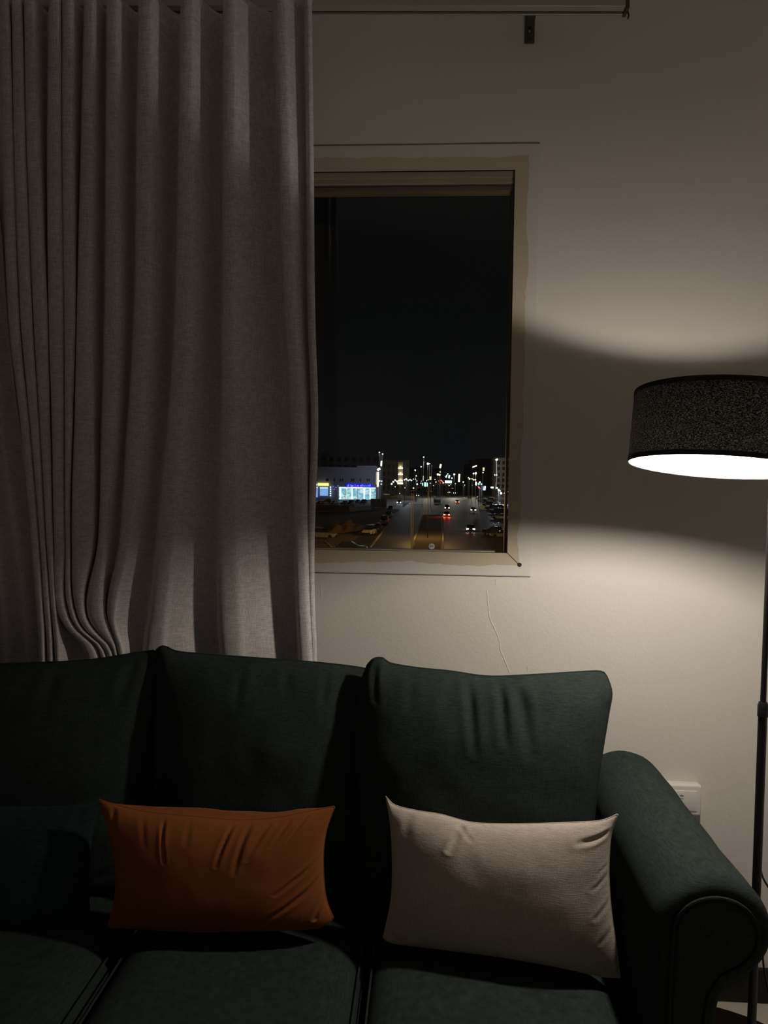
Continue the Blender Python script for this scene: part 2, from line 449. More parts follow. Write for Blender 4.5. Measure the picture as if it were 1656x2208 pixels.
obj('track_lip', beam(pL, pR, 2.073, 2.079, 0.0, 0.012), M_rail, rail, smooth=False)
obj('track_slot', beam(pL, pR, 2.066, 2.073, 0.006, 0.030), M_dark, rail, smooth=False)
e = pR
bm = bmesh.new()
box(bm, e.x-0.006, e.x+0.004, 2.04, 2.082, e.z-0.003, e.z+0.043, bev=0.002)
tube(bm, [e+Vector((0.003, -0.02, 0.03)), e+Vector((0.010, -0.02, 0.045))], 0.003, 8)
tube(bm, [e+Vector((0.003, -0.02, 0.01)), e+Vector((0.008, -0.02, -0.008)), e+Vector((0.006, -0.02, -0.016))], 0.0025, 8)
obj('end_stop', bm, M_bracket, rail)
b0 = at_y(1131, 30, WY); b1 = at_y(1152, 95, WY)
br = thing('wall_bracket', (0.5*(b0.x+b1.x), WY, b1.z), 'dark slotted metal bracket plate on the wall beneath the curtain rail', 'bracket')
obj('plate', B(b0.x+0.001, b1.x, WY-0.005, WY-0.0005, b1.z, b0.z+0.05, bev=0.0015), M_bracket, br, smooth=False)
obj('support_arm', B(b0.x+0.006, b1.x-0.004, 2.083, WY-0.004, pR.z+0.046, pR.z+0.056, bev=0.001), M_bracket, br, smooth=False)
for k, (yy, rr) in enumerate(((48, 0.0035), (60, 0.0042), (67, 0.003), (83, 0.004))):
    c = at_y(1142, yy, WY-0.0055)
    obj('screw' if k in (0, 2) else 'screw_slot', lathe(c, [(0, 0), (rr*0.8, 0), (rr, -0.001), (rr, -0.003), (0, -0.003)], 12, Matrix.Rotation(PI/2, 3, 'X')), M_rail if k in (0, 2) else M_dark, br)

# ------------------------------------------------------------ curtains
rows_y = [-45, 0, 350, 700, 900, 1180, 1340, 1375, 1410, 1560, 1900]
ridges = [  # (left,right) pixel edge of every ridge on each row
 [(-3,18),(-3,20),(6,30),(19,42),(42,61),(68,84),(80,95),(83,97),(84,98),(86,100),(86,100)],
 [(23,44),(25,46),(31,56),(45,70),(63,83),(86,98),(97,110),(100,112),(102,114),(104,116),(104,116)],
 [(50,75),(51,76),(58,86),(73,102),(85,107),(100,114),(112,123),(115,127),(118,130),(122,132),(122,132)],
 [(105,130),(106,131),(102,132),(105,136),(112,137),(116,139),(126,146),(145,166),(176,204),(190,205),(190,205)],
 [(135,158),(135,159),(134,160),(138,161),(140,156),(141,150),(150,162),(169,180),(207,219),(212,224),(212,224)],
 [(182,207),(182,207),(174,203),(165,198),(161,201),(154,199),(166,184),(184,203),(221,237),(228,238),(228,238)],
 [(230,258),(230,258),(228,258),(225,258),(220,254),(211,230),(188,226),(206,238),(239,250),(242,252),(242,252)],
 [(300,334),(300,334),(294,331),(288,325),(276,315),(257,287),(231,252),(241,254),(252,266),(256,272),(256,272)],
 [(391,423),(391,423),(384,420),(375,416),(362,402),(335,385),(320,368),(314,365),(310,363),(305,362),(300,362)],
 [(482,514),(482,514),(480,514),(478,514),(476,516),(468,526),(469,531),(471,533),(474,535),(478,537),(478,537)],
 [(590,621),(591,621),(600,632),(614,645),(626,658),(634,664),(640,670),(642,672),(644,674),(646,676),(646,676)],
]
edge = [672,672,676,680,686,678,680,682,683,684,684]
def interp(ys, vals, y):
    if y <= ys[0]: return vals[0]
    for i in range(len(ys)-1):
        if y <= ys[i+1]:
            h = ys[i+1]-ys[i]; t = (y-ys[i])/h
            def slope(k):
                if k <= 0 or k >= len(ys)-1: return 0 if k <= 0 else (vals[-1]-vals[-2])/(ys[-1]-ys[-2])
                return 0.5*((vals[k+1]-vals[k])/(ys[k+1]-ys[k]) + (vals[k]-vals[k-1])/(ys[k]-ys[k-1]))
            m0, m1 = slope(i)*h, slope(i+1)*h
            return (2*t**3-3*t*t+1)*vals[i] + (t**3-2*t*t+t)*m0 + (-2*t**3+3*t*t)*vals[i+1] + (t**3-t*t)*m1
    return vals[-1]
HEM = at_y(455, 27, 2.03).z
def push(z):   # how far the sofa pushes the cloth towards the wall
    t = max(0, min(1, (2.2-z)/1.3)); return 0.125*t*t*(3-2*t)
def curtain_row(y, z):
    pts = []
    sh = push(z)
    squeeze = 1 - 0.35*max(0, min(1, (1.9-z)/0.9))
    yr, yv = 1.945+sh, 1.945+sh+0.088*squeeze
    def P(px, Y):
        v = ray(px, y); return EYE.x + v.x*Y/v.y
    n = len(ridges)
    for k in range(n):
        xl = interp(rows_y, [r[0] for r in ridges[k]], y); xr = interp(rows_y, [r[1] for r in ridges[k]], y)
        nx = interp(rows_y, [r[0] for r in ridges[k+1]], y) if k < n-1 else interp(rows_y, edge, y)-14
        wd = xr-xl; gap = nx-xr
        pts.append((P(xl+0.02*wd, yr+0.014), yr+0.014))
        pts.append((P(xl+0.22*wd, yr+0.001), yr+0.001))
        pts.append((P(xl+0.70*wd, yr), yr))
        pts.append((P(xr, yr+0.010), yr+0.010))
        wk = min(1.0, max(0.0, (gap-14)/40.0))
        dv = yr+0.050+(yv-yr-0.050)*wk
        if k == n-1: dv = yr+0.05
        gk = min(1.0, max(0.0, gap)/12.0)
        pts.append((P(xr+0.30*gap, yr+0.45*(dv-yr)), yr+0.45*(dv-yr)))
        pts.append((P(xr+0.68*gap, yr+0.88*(dv-yr)), yr+0.88*(dv-yr)))
        pts.append((P(nx-0.3-0.03*gap, dv), dv))
    xe = interp(rows_y, edge, y)
    pts.append((P(xe-15, yr+0.02), yr+0.02)); pts.append((P(xe-9, yr+0.008), yr+0.008)); pts.append((P(xe-1, yr+0.014), yr+0.014)); pts.append((P(xe-1, yr+0.03), yr+0.03))
    return pts
def cat_path(pts, sub):
    res = []
    for i in range(len(pts)-1):
        p0 = pts[max(i-1, 0)]; p1 = pts[i]; p2 = pts[i+1]; p3 = pts[min(i+2, len(pts)-1)]
        # centripetal-ish guard: damp tangents
        for k in range(sub):
            t = k/sub; q = []
            for a in (0, 1):
                m0 = 0.5*(p2[a]-p0[a])*0.8; m1 = 0.5*(p3[a]-p1[a])*0.8
                q.append((2*t**3-3*t*t+1)*p1[a] + (t**3-2*t*t+t)*m0 + (-2*t**3+3*t*t)*p2[a] + (t**3-t*t)*m1)
            res.append(q)
    res.append(pts[-1]); return res
def build_curtain():
    NZ = 150; zt, zb = HEM, 0.03
    bm = bmesh.new(); G = []
    npt = None
    for j in range(NZ):
        z = zt + (zb-zt)*(j/(NZ-1))
        # image row this height would have near mid curtain
        d = 2.0
        P = Vector((-0.75, d, z))-EYE
        y = 1104 - F*P.dot(UP)/P.dot(fwd)
        gaps_pts = curtain_row(y, z)
        if npt is None: npt = len(gaps_pts)
        # pad rows where a gap point was skipped
        path = cat_path(gaps_pts, 5)
        if len(path) != (npt-1)*5+1:
            path = resample_xy(path, (npt-1)*5+1)
        row = []
        for i, (x, Y) in enumerate(path):
            wob = noise.noise(Vector((x*9, z*2.2, 1.7)))*0.004
            row.append(bm.verts.new((x, Y+wob, z)))
        G.append(row)
    for A, C in zip(G, G[1:]):
        for i in range(len(A)-1): bm.faces.new((A[i], C[i], C[i+1], A[i+1]))
    return bm
def resample_xy(path, n):
    ln = [0]
    for a, b in zip(path, path[1:]): ln.append(ln[-1]+math.hypot(b[0]-a[0], b[1]-a[1]))
    res = []; j = 0
    for i in range(n):
        s = ln[-1]*i/(n-1)
        while j < len(ln)-2 and ln[j+1] < s: j += 1
        d = ln[j+1]-ln[j]; t = 0 if d < 1e-9 else (s-ln[j])/d
        res.append((path[j][0]*(1-t)+path[j+1][0]*t, path[j][1]*(1-t)+path[j+1][1]*t))
    return res
cur = thing('curtain', (-0.75, 2.0, HEM), 'grey beige curtain hanging in deep folds from the rail, gathered low on its left', 'curtain')
co = obj('curtain_cloth', build_curtain(), M_curtain, cur)
sm = co.modifiers.new('thickness', 'SOLIDIFY'); sm.thickness = 0.0018; sm.offset = 0
hk = at_y(668, 6, 2.03)
bm = T([hk+Vector((0.002, 0.02, 0.014)), hk+Vector((0.005, 0.0, 0.006)), hk+Vector((-0.004, -0.004, -0.002)), hk+Vector((-0.002, 0.0, -0.012)), hk+Vector((0.006, 0.002, -0.010))], 0.0022, 8)
obj('curtain_hook', bm, M_white_pl, cur)
# second panel, mostly outside the frame on the left
def build_panel2():
    bm = bmesh.new(); G = []
    for j in range(90):
        z = HEM-0.01 + (0.03-HEM)*(j/89)
        P = Vector((-1.1, 2.1, z))-EYE; y = 1104 - F*P.dot(UP)/P.dot(fwd)
        xr = interp([-50, 450, 700, 900, 1180, 1400, 1900], [-60, -6, 12, 34, 76, 100, 110], y)
        v = ray(xr, y); X1 = v.x*2.165/v.y; X0 = -1.72
        row = []
        for i in range(121):
            s = i/120
            x = X0+(X1-X0)*s
            Y = 2.168 + 0.016*math.sin(s*2*PI*8.3+0.6) + 0.004*math.sin(s*31+z*1.5)
            row.append(bm.verts.new((x, Y, z)))
        G.append(row)
    for A, C in zip(G, G[1:]):
        for i in range(len(A)-1): bm.faces.new((A[i], C[i], C[i+1], A[i+1]))
    return bm
c2 = obj('curtain', build_panel2(), M_curtain)
tag(c2, 'dim second curtain panel at the left edge, behind the gathered one', 'curtain')
sm = c2.modifiers.new('thickness', 'SOLIDIFY'); sm.thickness = 0.0018; sm.offset = 0

# ------------------------------------------------------------ sofa
SEAT = 0.45
sofa = thing('sofa', (-0.6, 1.7, 0), 'dark green upholstered three seat sofa with a rolled arm beneath the window', 'sofa')
def arm_profile():
    P = [(0.44, 0.09), (0.44, 0.30), (0.438, 0.45), (0.438, 0.58), (0.440, 0.64)]
    cx, cz, R = 0.55, 0.69, 0.104
    for a in range(168, -62, -9):
        P.append((cx+R*math.cos(math.radians(a))*(1.06), cz+R*math.sin(math.radians(a))))
    P += [(0.585, 0.590), (0.572, 0.568), (0.567, 0.53), (0.567, 0.30), (0.567, 0.09)]
    return P
def inset(P, d):
    n = len(P); res = []
    for i in range(n):
        a = Vector(P[max(i-1, 0)]); b = Vector(P[min(i+1, n-1)]); t = (b-a).normalized(); nn = Vector((t.y, -t.x))
        res.append((P[i][0]+nn.x*d, P[i][1]+nn.y*d))
    return res
AP = arm_profile()
def build_arm(sx=1, ox=0.0):
    bm = bmesh.new(); G = []
    YF, YB = 1.385, 2.06
    st = [(YF, 0.034), (YF-0.004, 0.026), (YF-0.003, 0.016), (YF+0.004, 0.007), (YF+0.014, 0.002), (YF+0.026, 0.0)]
    st += [(YF+0.026+(YB-YF-0.04)*k/46, 0.0) for k in range(1, 47)] + [(YB-0.006, 0.006), (YB, 0.02)]
    for (Y, ins) in st:
        prof = inset(AP, ins); row = []
        for i, (x, z) in enumerate(prof):
            # gathers near the front top
            wv = 0.0
            dy = Y-YF
            if z > 0.66 and 0.012 < dy < 0.18:
                ang = math.atan2(z-0.69, x-0.55)
                k = math.exp(-((math.degrees(ang)-95)/26)**2)
                wv += 0.0042*math.sin(ang*34)*k*math.exp(-((dy-0.035)/0.045)**2)
            wv += noise.noise(Vector((x*8, Y*6, z*8)))*0.004 + noise.noise(Vector((x*20, Y*16, z*20)))*0.0015
            dirx, dirz = x-0.52, z-0.5
            ln = math.hypot(dirx, dirz) or 1
            # slump: inner side swells over the seat in the middle
            row.append(bm.verts.new((ox+sx*(x+dirx/ln*wv), Y, z+dirz/ln*wv)))
        G.append(row)
    for A, C in zip(G, G[1:]):
        for i in range(len(A)-1): bm.faces.new((A[i], A[i+1], C[i+1], C[i]))
    bm.faces.new(G[0]); bm.faces.new(G[-1][::-1])
    for A, C in zip(G, G[1:]): bm.faces.new((A[0], C[0], C[-1], A[-1]))
    return bm
arm = obj('arm', build_arm(), M_green, sofa)
# front scroll panel with its piping
def arm_panel():
    bm = bmesh.new(); P = inset(AP, 0.033)
    vs0 = [bm.verts.new((x, 1.3835, z)) for x, z in P]
    P2 = inset(AP, 0.040); vs1 = [bm.verts.new((x, 1.3765, z)) for x, z in P2]
    for i in range(len(P)-1): bm.faces.new((vs0[i], vs0[i+1], vs1[i+1], vs1[i]))
    bm.faces.new(vs1)
    return bm
obj('arm_front_panel', arm_panel(), M_green, arm)
obj('piping', T([Vector((x, 1.379, z)) for x, z in inset(AP, 0.0315)], 0.0035, 8), M_green, arm)
# frame: base, back, far-left arm out of view
obj('base', B(-1.42, 0.44, 1.34, 2.05, 0.09, 0.31, bev=0.02), M_green, sofa)
obj('backrest', B(-1.45, 0.44, 1.965, 2.05, 0.30, 0.84, bev=0.03, seg=4), M_green, sofa)
bm = bmesh.new(); box(bm, -1.62, -1.45, 1.385, 2.06, 0.09, 0.72, bev=0.06, seg=5)
obj('arm', bm, M_green, sofa)
for (x, y) in ((-1.5, 1.45), (-1.5, 1.98), (0.50, 1.43), (0.38, 1.98)):
    obj('leg', T([(x, y, 0), (x, y, 0.10)], [0.018, 0.026], 14), M_black, sofa)
def seat(x0, x1, y0=1.20, y1=1.93, z=0.372, seed=0):
    t = [(x0, y1, z), ((x0+x1)/2, y1, z), (x1, y1, z)]; b = [(x0, y0, z), ((x0+x1)/2, y0-0.006, z), (x1, y0, z)]
    l = [(x0, y1, z), (x0+0.001, (y0+y1)/2, z), (x0, y0, z)]; r = [(x1, y1, z), (x1-0.001, (y0+y1)/2, z), (x1, y0, z)]
    o, seam = cushion('seat_cushion', t, r, b, l, (0, 0, 1), 0.088, 0.055, M_green, sofa, p=9, q=0.5, nz=0.006, nsc=4, seed=seed, NU=90, NV=90)
    # top welt just inside the upper edge
    zz = SEAT-0.004; i = 0.010
    loop = []
    for (ax, ay, bx, by) in ((x0+i, y1-i, x1-i, y1-i), (x1-i, y1-i, x1-i, y0+i), (x1-i, y0+i, x0+i, y0+i), (x0+i, y0+i, x0+i, y1-i)):
        for k in range(30):
            tt = k/30; loop.append(Vector((ax+(bx-ax)*tt, ay+(by-ay)*tt, zz-0.012)))
    piping('piping', loop, 0.0028, M_green, o)
    return o
seat(-1.44, -0.698, seed=1); seat(-0.686, -0.124, seed=2); seat(-0.116, 0.436, seed=3)

# ------------------------------------------------------------ loose back cushions
def plane_pts(pxs, p0, n): return [at_plane(x, y, p0, n) for x, y in pxs]
def lean(tilt, yaw=0.0):
    t = math.radians(tilt); a = math.radians(yaw)
    v = Vector((0, -math.cos(t), math.sin(t)))
    return Matrix.Rotation(a, 3, 'Z') @ v
n1 = lean(5)
p1 = Vector((0, 1.835, 0.9))
def back_cushion(top, right, bottom, left, p0, n, label, wr, seed, tf=0.085, tb=0.075):
    th = thing('back_cushion', at_plane(*bottom[1], p0, n), label, 'cushion', 'back cushions along the sofa')
    o, seam = cushion('cover', plane_pts(top, p0, n), plane_pts(right, p0, n), plane_pts(bottom, p0, n), plane_pts(left, p0, n), n, tf, tb, M_green, th, p=3.2, q=0.6, wr=wr, nz=0.009, nsc=5, seed=seed, NU=130, NV=100)
    piping('piping', seam, 0.0022, M_green, o)
    return th
back_cushion([(-330, 1465), (-150, 1440), (0, 1432), (180, 1424), (290, 1408), (336, 1402)], [(336, 1402), (342, 1450), (334, 1560), (322, 1700), (312, 1850), (300, 1935)],
             [(-330, 1940), (0, 1950), (300, 1935)], [(-330, 1465), (-345, 1650), (-330, 1940)], Vector((0, 1.87, 0.9)), n1,
             'dark green back cushion at the left end of the sofa, below the gathered curtain',
             [(0.93, 0.04, 0.90, 0.22, 0.018, 0.010), (0.98, 0.84, 0.75, 0.93, 0.02, 0.008), (0.7, 0.0, 0.68, 0.2, 0.02, 0.006)], 4)
back_cushion([(338, 1400), (348, 1393), (362, 1396), (385, 1405), (460, 1412), (600, 1422), (700, 1430), (780, 1440), (802, 1448)], [(802, 1448), (800, 1560), (797, 1760), (794, 1940)],
             [(330, 1940), (560, 1945), (794, 1940)], [(338, 1400), (338, 1480), (330, 1700), (330, 1940)], Vector((0, 1.86, 0.9)), n1,
             'dark green back cushion in the middle, behind the orange pillow',
             [(0.42, 0.0, 0.41, 0.16, 0.02, 0.007), (0.62, 0.0, 0.63, 0.12, 0.02, 0.006), (0.80, 0.0, 0.79, 0.16, 0.016, 0.006)], 9)
back_cushion([(792, 1434), (806, 1420), (826, 1419), (842, 1430), (900, 1440), (970, 1447), (1050, 1458), (1130, 1456), (1230, 1450), (1290, 1447), (1306, 1453)], [(1306, 1453), (1319, 1492), (1312, 1540), (1299, 1620), (1288, 1700), (1278, 1800), (1268, 1940)],
             [(775, 1965), (1020, 1975), (1268, 1940)], [(792, 1434), (772, 1500), (765, 1640), (768, 1820), (775, 1965)], Vector((0, 1.80, 0.9)), lean(5, -3),
             'dark green back cushion nearest the floor lamp, creased along its top edge',
             [(0.44, 0.0, 0.49, 0.28, 0.016, 0.012), (0.56, 0.0, 0.60, 0.24, 0.015, 0.013), (0.64, 0.06, 0.70, 0.30, 0.02, 0.010), (0.38, 0.02, 0.36, 0.16, 0.02, 0.006), (0.06, 0.03, 0.09, 0.15, 0.016, 0.012), (0.0, 0.02, 0.03, 0.2, 0.02, 0.012), (0.22, 0.0, 0.23, 0.14, 0.018, 0.006), (0.93, 0.0, 0.97, 0.2, 0.02, 0.006)], 14, tf=0.10, tb=0.07)

# ------------------------------------------------------------ throw pillows
n2 = lean(6, 1); p2 = Vector((-0.45, 1.655, 0.62))
def pillow(name, mname, label, top, right, bottom, left, p0, n, tf, tb, m, wr, seed, **kw):
    th = thing(name, at_plane(*bottom[len(bottom)//2], p0, n), label, 'pillow')
    o, seam = cushion('cover', plane_pts(top, p0, n), plane_pts(right, p0, n), plane_pts(bottom, p0, n), plane_pts(left, p0, n), n, tf, tb, m, th, wr=wr, seed=seed, NU=150, NV=100, **kw)
    return th, o, seam
th, o, seam = pillow('throw_pillow', 'orange', 'rust orange lumbar pillow leaning on the middle back cushion',
    [(214, 1724), (260, 1738), (330, 1752), (420, 1760), (520, 1768), (600, 1762), (660, 1750), (723, 1738)], [(723, 1738), (704, 1790), (697, 1850), (702, 1930), (719, 1980)],
    [(232, 1998), (300, 2003), (420, 2008), (560, 2006), (660, 2004), (700, 1996), (719, 1980)], [(214, 1724), (232, 1790), (247, 1860), (248, 1930), (232, 1998)], p2, n2, 0.055, 0.058, M_orange,
    [(0.29, 0.02, 0.285, 0.36, 0.008, 0.008), (0.58, 0.02, 0.52, 0.36, 0.009, 0.008), (0.65, 0.03, 0.60, 0.42, 0.011, 0.006), (0.73, 0.03, 0.66, 0.30, 0.011, 0.005), (0.82, 0.03, 0.76, 0.22, 0.010, 0.005), (0.89, 0.03, 0.83, 0.2, 0.009, 0.005),
     (1.0, 0.40, 0.78, 0.62, 0.013, 0.010), (1.0, 0.56, 0.72, 0.84, 0.014, 0.010), (0.98, 0.72, 0.84, 0.95, 0.012, 0.009), (0.93, 0.9, 1.0, 0.75, 0.01, 0.007),
     (0.07, 0.03, 0.05, 0.18, 0.012, 0.008), (0.40, 0.02, 0.39, 0.2, 0.012, 0.004), (0.20, 0.02, 0.2, 0.25, 0.012, 0.003)], 21, nz=0.003, nsc=8, crest=0.026)
piping('piping', seam, 0.0014, M_orange, o)
n3 = lean(4, -11); p3 = Vector((0.18, 1.612, 0.62))
th, o, seam = pillow('throw_pillow', 'cream', 'cream lumbar pillow leaning on the back cushion beside the rolled arm',
    [(832, 1717), (852, 1736), (900, 1748), (950, 1756), (1010, 1772), (1060, 1776), (1150, 1776), (1260, 1772), (1300, 1768), (1334, 1754)], [(1334, 1754), (1318, 1800), (1313, 1880), (1318, 1960), (1330, 2050), (1337, 2108)],
    [(826, 2022), (850, 2034), (950, 2046), (1080, 2062), (1200, 2084), (1290, 2104), (1337, 2108)], [(832, 1717), (842, 1780), (846, 1860), (843, 1940), (826, 2022)], p3, n3, 0.055, 0.055, M_cream,
    [(0.36, 0.03, 0.30, 0.20, 0.014, 0.012), (0.33, 0.0, 0.40, 0.10, 0.012, 0.006), (0.96, 0.10, 0.86, 0.12, 0.018, 0.010), (1.0, 0.36, 0.93, 0.42, 0.012, 0.008), (1.0, 0.52, 0.93, 0.60, 0.012, 0.008), (1.0, 0.68, 0.94, 0.76, 0.012, 0.007), (1.0, 0.3, 0.95, 0.33, 0.01, 0.006),
     (0.02, 0.9, 0.08, 0.97, 0.015, 0.008), (0.13, 0.03, 0.09, 0.15, 0.02, 0.006)], 33, nz=0.003, nsc=8)
piping('piping', seam, 0.0013, M_cream, o)
n4 = lean(6, 3); p4 = Vector((-0.95, 1.70, 0.62))
th, o, seam = pillow('throw_pillow', 'teal', 'dark teal square cushion on the left seat beside the orange pillow',
    [(-250, 1745), (-100, 1738), (60, 1738), (150, 1736), (216, 1732)], [(216, 1732), (200, 1800), (192, 1900), (196, 1980), (206, 2036)],
    [(-250, 2030), (-50, 2032), (100, 2036), (206, 2036)], [(-250, 1745), (-240, 1880), (-250, 2030)], p4, n4, 0.06, 0.06, M_teal, [(0.9, 0.8, 0.75, 0.86, 0.02, 0.006), (0.93, 0.05, 0.9, 0.2, 0.02, 0.006)], 41, nz=0.004, nsc=7)
tg = at_plane(188, 2030, p4-Vector((0, 0.03, 0)), n4)
bm = B(tg.x-0.018, tg.x+0.016, tg.y-0.012, tg.y-0.010, tg.z-0.008, tg.z+0.008)
bmesh.ops.rotate(bm, verts=bm.verts, cent=tg, matrix=Matrix.Rotation(math.radians(60), 3, 'X') @ Matrix.Rotation(math.radians(15), 3, 'Y'))
obj('care_tag', bm, mat('white_tag', (0.6, 0.6, 0.58), 0.7), o, smooth=False)

# ------------------------------------------------------------ wall socket
so0 = at_y(1444, 1682, WY); so1 = at_y(1503, 1749, WY)
sx0 = so0.x-0.03; sx1 = so1.x
sk = thing('wall_socket', ((sx0+sx1)/2, WY, so1.z), 'white plastic wall socket box peeking out above the sofa arm', 'wall socket')
obj('housing', B(sx0, sx1, WY-0.034, WY-0.0005, so1.z, so0.z, bev=0.006, seg=4), M_white_pl, sk)
obj('face_plate', B(sx0+0.014, sx1-0.014, WY-0.0365, WY-0.033, so1.z+0.014, so0.z-0.016, bev=0.0015), M_white_pl, sk)
mc = at_y(1470, 1716, WY-0.037)
for k, rr in enumerate((0.004, 0.008)):
    pts = [mc+Vector((rr*math.cos(math.radians(a)), 0, rr*math.sin(math.radians(a))*0.8-0.004)) for a in range(40, 141, 10)]
    obj('printed_mark', T(pts, 0.0006, 6), M_dark, sk)
obj('printed_mark', B(mc.x-0.005, mc.x+0.005, mc.y, mc.y+0.0008, mc.z-0.009, mc.z-0.0078), M_dark, sk, smooth=False)

# ------------------------------------------------------------ floor lamp
LY = 1.56
pt = at_y(1660, 1100, LY); PX = 0.5*(at_y(1646.5, 1560, LY).x + at_y(1618, 2208, LY).x)
jt = at_y(1646, 1530, LY)
lamp = thing('floor_lamp', (PX, LY, 0), 'black floor lamp with a wide black drum shade glowing beside the sofa arm', 'lamp')
sc = at_y(1555, 931, LY)
obj('base', lathe((PX, LY, 0.012), [(0, 0), (0.13, 0), (0.135, 0.004), (0.13, 0.012), (0.03, 0.020), (0.014, 0.035), (0, 0.035)], 48), M_black, lamp)
obj('pole', T([(PX, LY, 0.03), (PX, LY, jt.z)], 0.0088, 20), M_black, lamp)
obj('collar', lathe((PX, LY, jt.z-0.014), [(0, 0), (0.0105, 0), (0.0105, 0.022), (0.008, 0.030), (0, 0.030)], 24), M_black, lamp)
obj('pole', T([(PX, LY, jt.z), (PX+0.002, LY, sc.z+0.02), (PX, LY, sc.z+0.045)], 0.0058, 16), M_black, lamp)
bulb_c = Vector((sc.x, sc.y, sc.z-0.006))
obj('shade_arm', T([(PX, LY, sc.z+0.045), (PX-0.02, LY, sc.z+0.056), (sc.x+0.02, LY, sc.z+0.056), (sc.x, LY, sc.z+0.05)], 0.004, 10), M_black, lamp)
obj('socket', lathe((sc.x, sc.y, bulb_c.z+0.040), [(0, 0), (0.015, 0), (0.017, 0.01), (0.017, 0.040), (0.008, 0.045), (0, 0.045)], 24), M_white_pl, lamp)
M_bulb = emit('glowing_bulb', BULB_COLOR, BULB_STRENGTH)
blb = obj('bulb', lathe(bulb_c, [(0.0, -0.032), (0.006, -0.0315), (0.012, -0.0295), (0.018, -0.0262), (0.024, -0.0205), (0.029, -0.012), (0.031, -0.003), (0.0309, 0.0015), (0.0306, 0.0030), (0, 0.0030)], 40), M_bulb, lamp)
obj('bulb_housing', lathe(bulb_c, [(0.0, 0.0033), (0.0308, 0.0033), (0.0295, 0.012), (0.022, 0.030), (0.016, 0.045), (0.013, 0.046), (0, 0.046)], 32), M_white_pl, blb)
TILT = Matrix.Rotation(math.radians(5.2), 3, 'Y') @ Matrix.Rotation(math.radians(-5.0), 3, 'X')
RS, HS = 0.1755, 0.074
def shade_mat():
    m, t, b = node_mat('black_woven_shade'); L = t.links.new
    tcn = nd(t, 'ShaderNodeTexCoord'); mp = nd(t, 'ShaderNodeMapping'); mp.inputs['Scale'].default_value = (1, 1, 2.6)
    L(tcn.outputs['Object'], mp.inputs[0])
    n = nd(t, 'ShaderNodeTexNoise', Scale=330.0, Detail=3.0); L(mp.outputs[0], n.inputs['Vector'])
    r = nd(t, 'ShaderNodeValToRGB'); L(n.outputs['Fac'], r.inputs[0])
    r.color_ramp.elements[0].position = 0.48; r.color_ramp.elements[0].color = (0.004, 0.004, 0.004, 1)
    r.color_ramp.elements[1].position = 0.68; r.color_ramp.elements[1].color = (0.16, 0.15, 0.14, 1)
    L(r.outputs[0], b.inputs['Base Color']); b.inputs['Roughness'].default_value = 0.8; b.inputs['Specular IOR Level'].default_value = 0.1
    tr = nd(t, 'ShaderNodeBsdfTranslucent'); L(r.outputs[0], tr.inputs[0])
    ad = nd(t, 'ShaderNodeMixShader'); ad.inputs[0].default_value = 0.35
    L(b.outputs[0], ad.inputs[1]); L(tr.outputs[0], ad.inputs[2]); L(ad.outputs[0], t.nodes['Material Output'].inputs[0])
    bp = nd(t, 'ShaderNodeBump', Strength=0.6, Distance=0.002); L(n.outputs['Fac'], bp.inputs['Height']); L(bp.outputs[0], b.inputs['Normal'])
    return m
def lining_mat():
    m, t, b = node_mat('white_shade_lining'); L = t.links.new
    b.inputs['Base Color'].default_value = (0.62, 0.60, 0.56, 1); b.inputs['Roughness'].default_value = 0.6
    tr = nd(t, 'ShaderNodeBsdfTranslucent'); tr.inputs[0].default_value = (0.6, 0.57, 0.5, 1)
    mx = nd(t, 'ShaderNodeMixShader'); mx.inputs[0].default_value = 0.14
    L(b.outputs[0], mx.inputs[1]); L(tr.outputs[0], mx.inputs[2]); L(mx.outputs[0], t.nodes['Material Output'].inputs[0])
    return m
def open_cyl(r, h0, h1, n=96):
    bm = bmesh.new(); rr = []
    for z in [h0+(h1-h0)*k/4 for k in range(5)]:
        rr.append([bm.verts.new(Vector(sc)+TILT @ Vector((r*math.cos(2*PI*k/n), r*math.sin(2*PI*k/n), z))) for k in range(n)])
    for A, C in zip(rr, rr[1:]):
        for k in range(n): bm.faces.new((A[k], A[(k+1) % n], C[(k+1) % n], C[k]))
    return bm
shade = obj('lamp_shade', open_cyl(RS, -HS, HS), shade_mat(), lamp)
obj('lining', open_cyl(RS-0.0016, -HS+0.0005, HS-0.0005), lining_mat(), shade)
for s in (-1, 1):
    z0 = s*HS
    obj('hem_band', lathe(sc, [(RS+0.0008, z0-s*0.009), (RS+0.0008, z0+s*0.0006), (RS-0.0010, z0+s*0.0006), (RS-0.0010, z0-s*0.001)], 96, TILT, closed=False), M_black, shade)
bm = bmesh.new()
for k in range(3):
    a = k*2*PI/3+0.4
    tube(bm, [Vector(sc)+TILT @ Vector((0.016*math.cos(a), 0.016*math.sin(a), 0.052)), Vector(sc)+TILT @ Vector(((RS-0.004)*math.cos(a), (RS-0.004)*math.sin(a), 0.066))], 0.0016, 6)
obj('spider_frame', bm, M_white_pl, shade)
# cord leaving the pole
c0 = at_y(1642, 1884, LY+0.01); c1 = at_y(1656, 1912, LY+0.02)
cord = [(PX+0.006, LY, c0.z+0.03), c0, c1, at_y(1690, 1960, 1.55), at_y(1685, 2000, 1.6), at_y(1656, 2006, 1.65), at_y(1645, 2060, 1.68), at_y(1653, 2120, 1.72), at_y(1668, 2190, 1.78)]
cord = [Vector(p) for p in cord]
e_ = cord[-1]; cord += [Vector((e_.x+0.03, e_.y+0.05, 0.18)), Vector((e_.x+0.06, e_.y+0.1, 0.02)), Vector((e_.x+0.3, e_.y+0.1, 0.012))]
obj('cord', T(resample(cord, 90), 0.0021, 8), M_black, lamp)

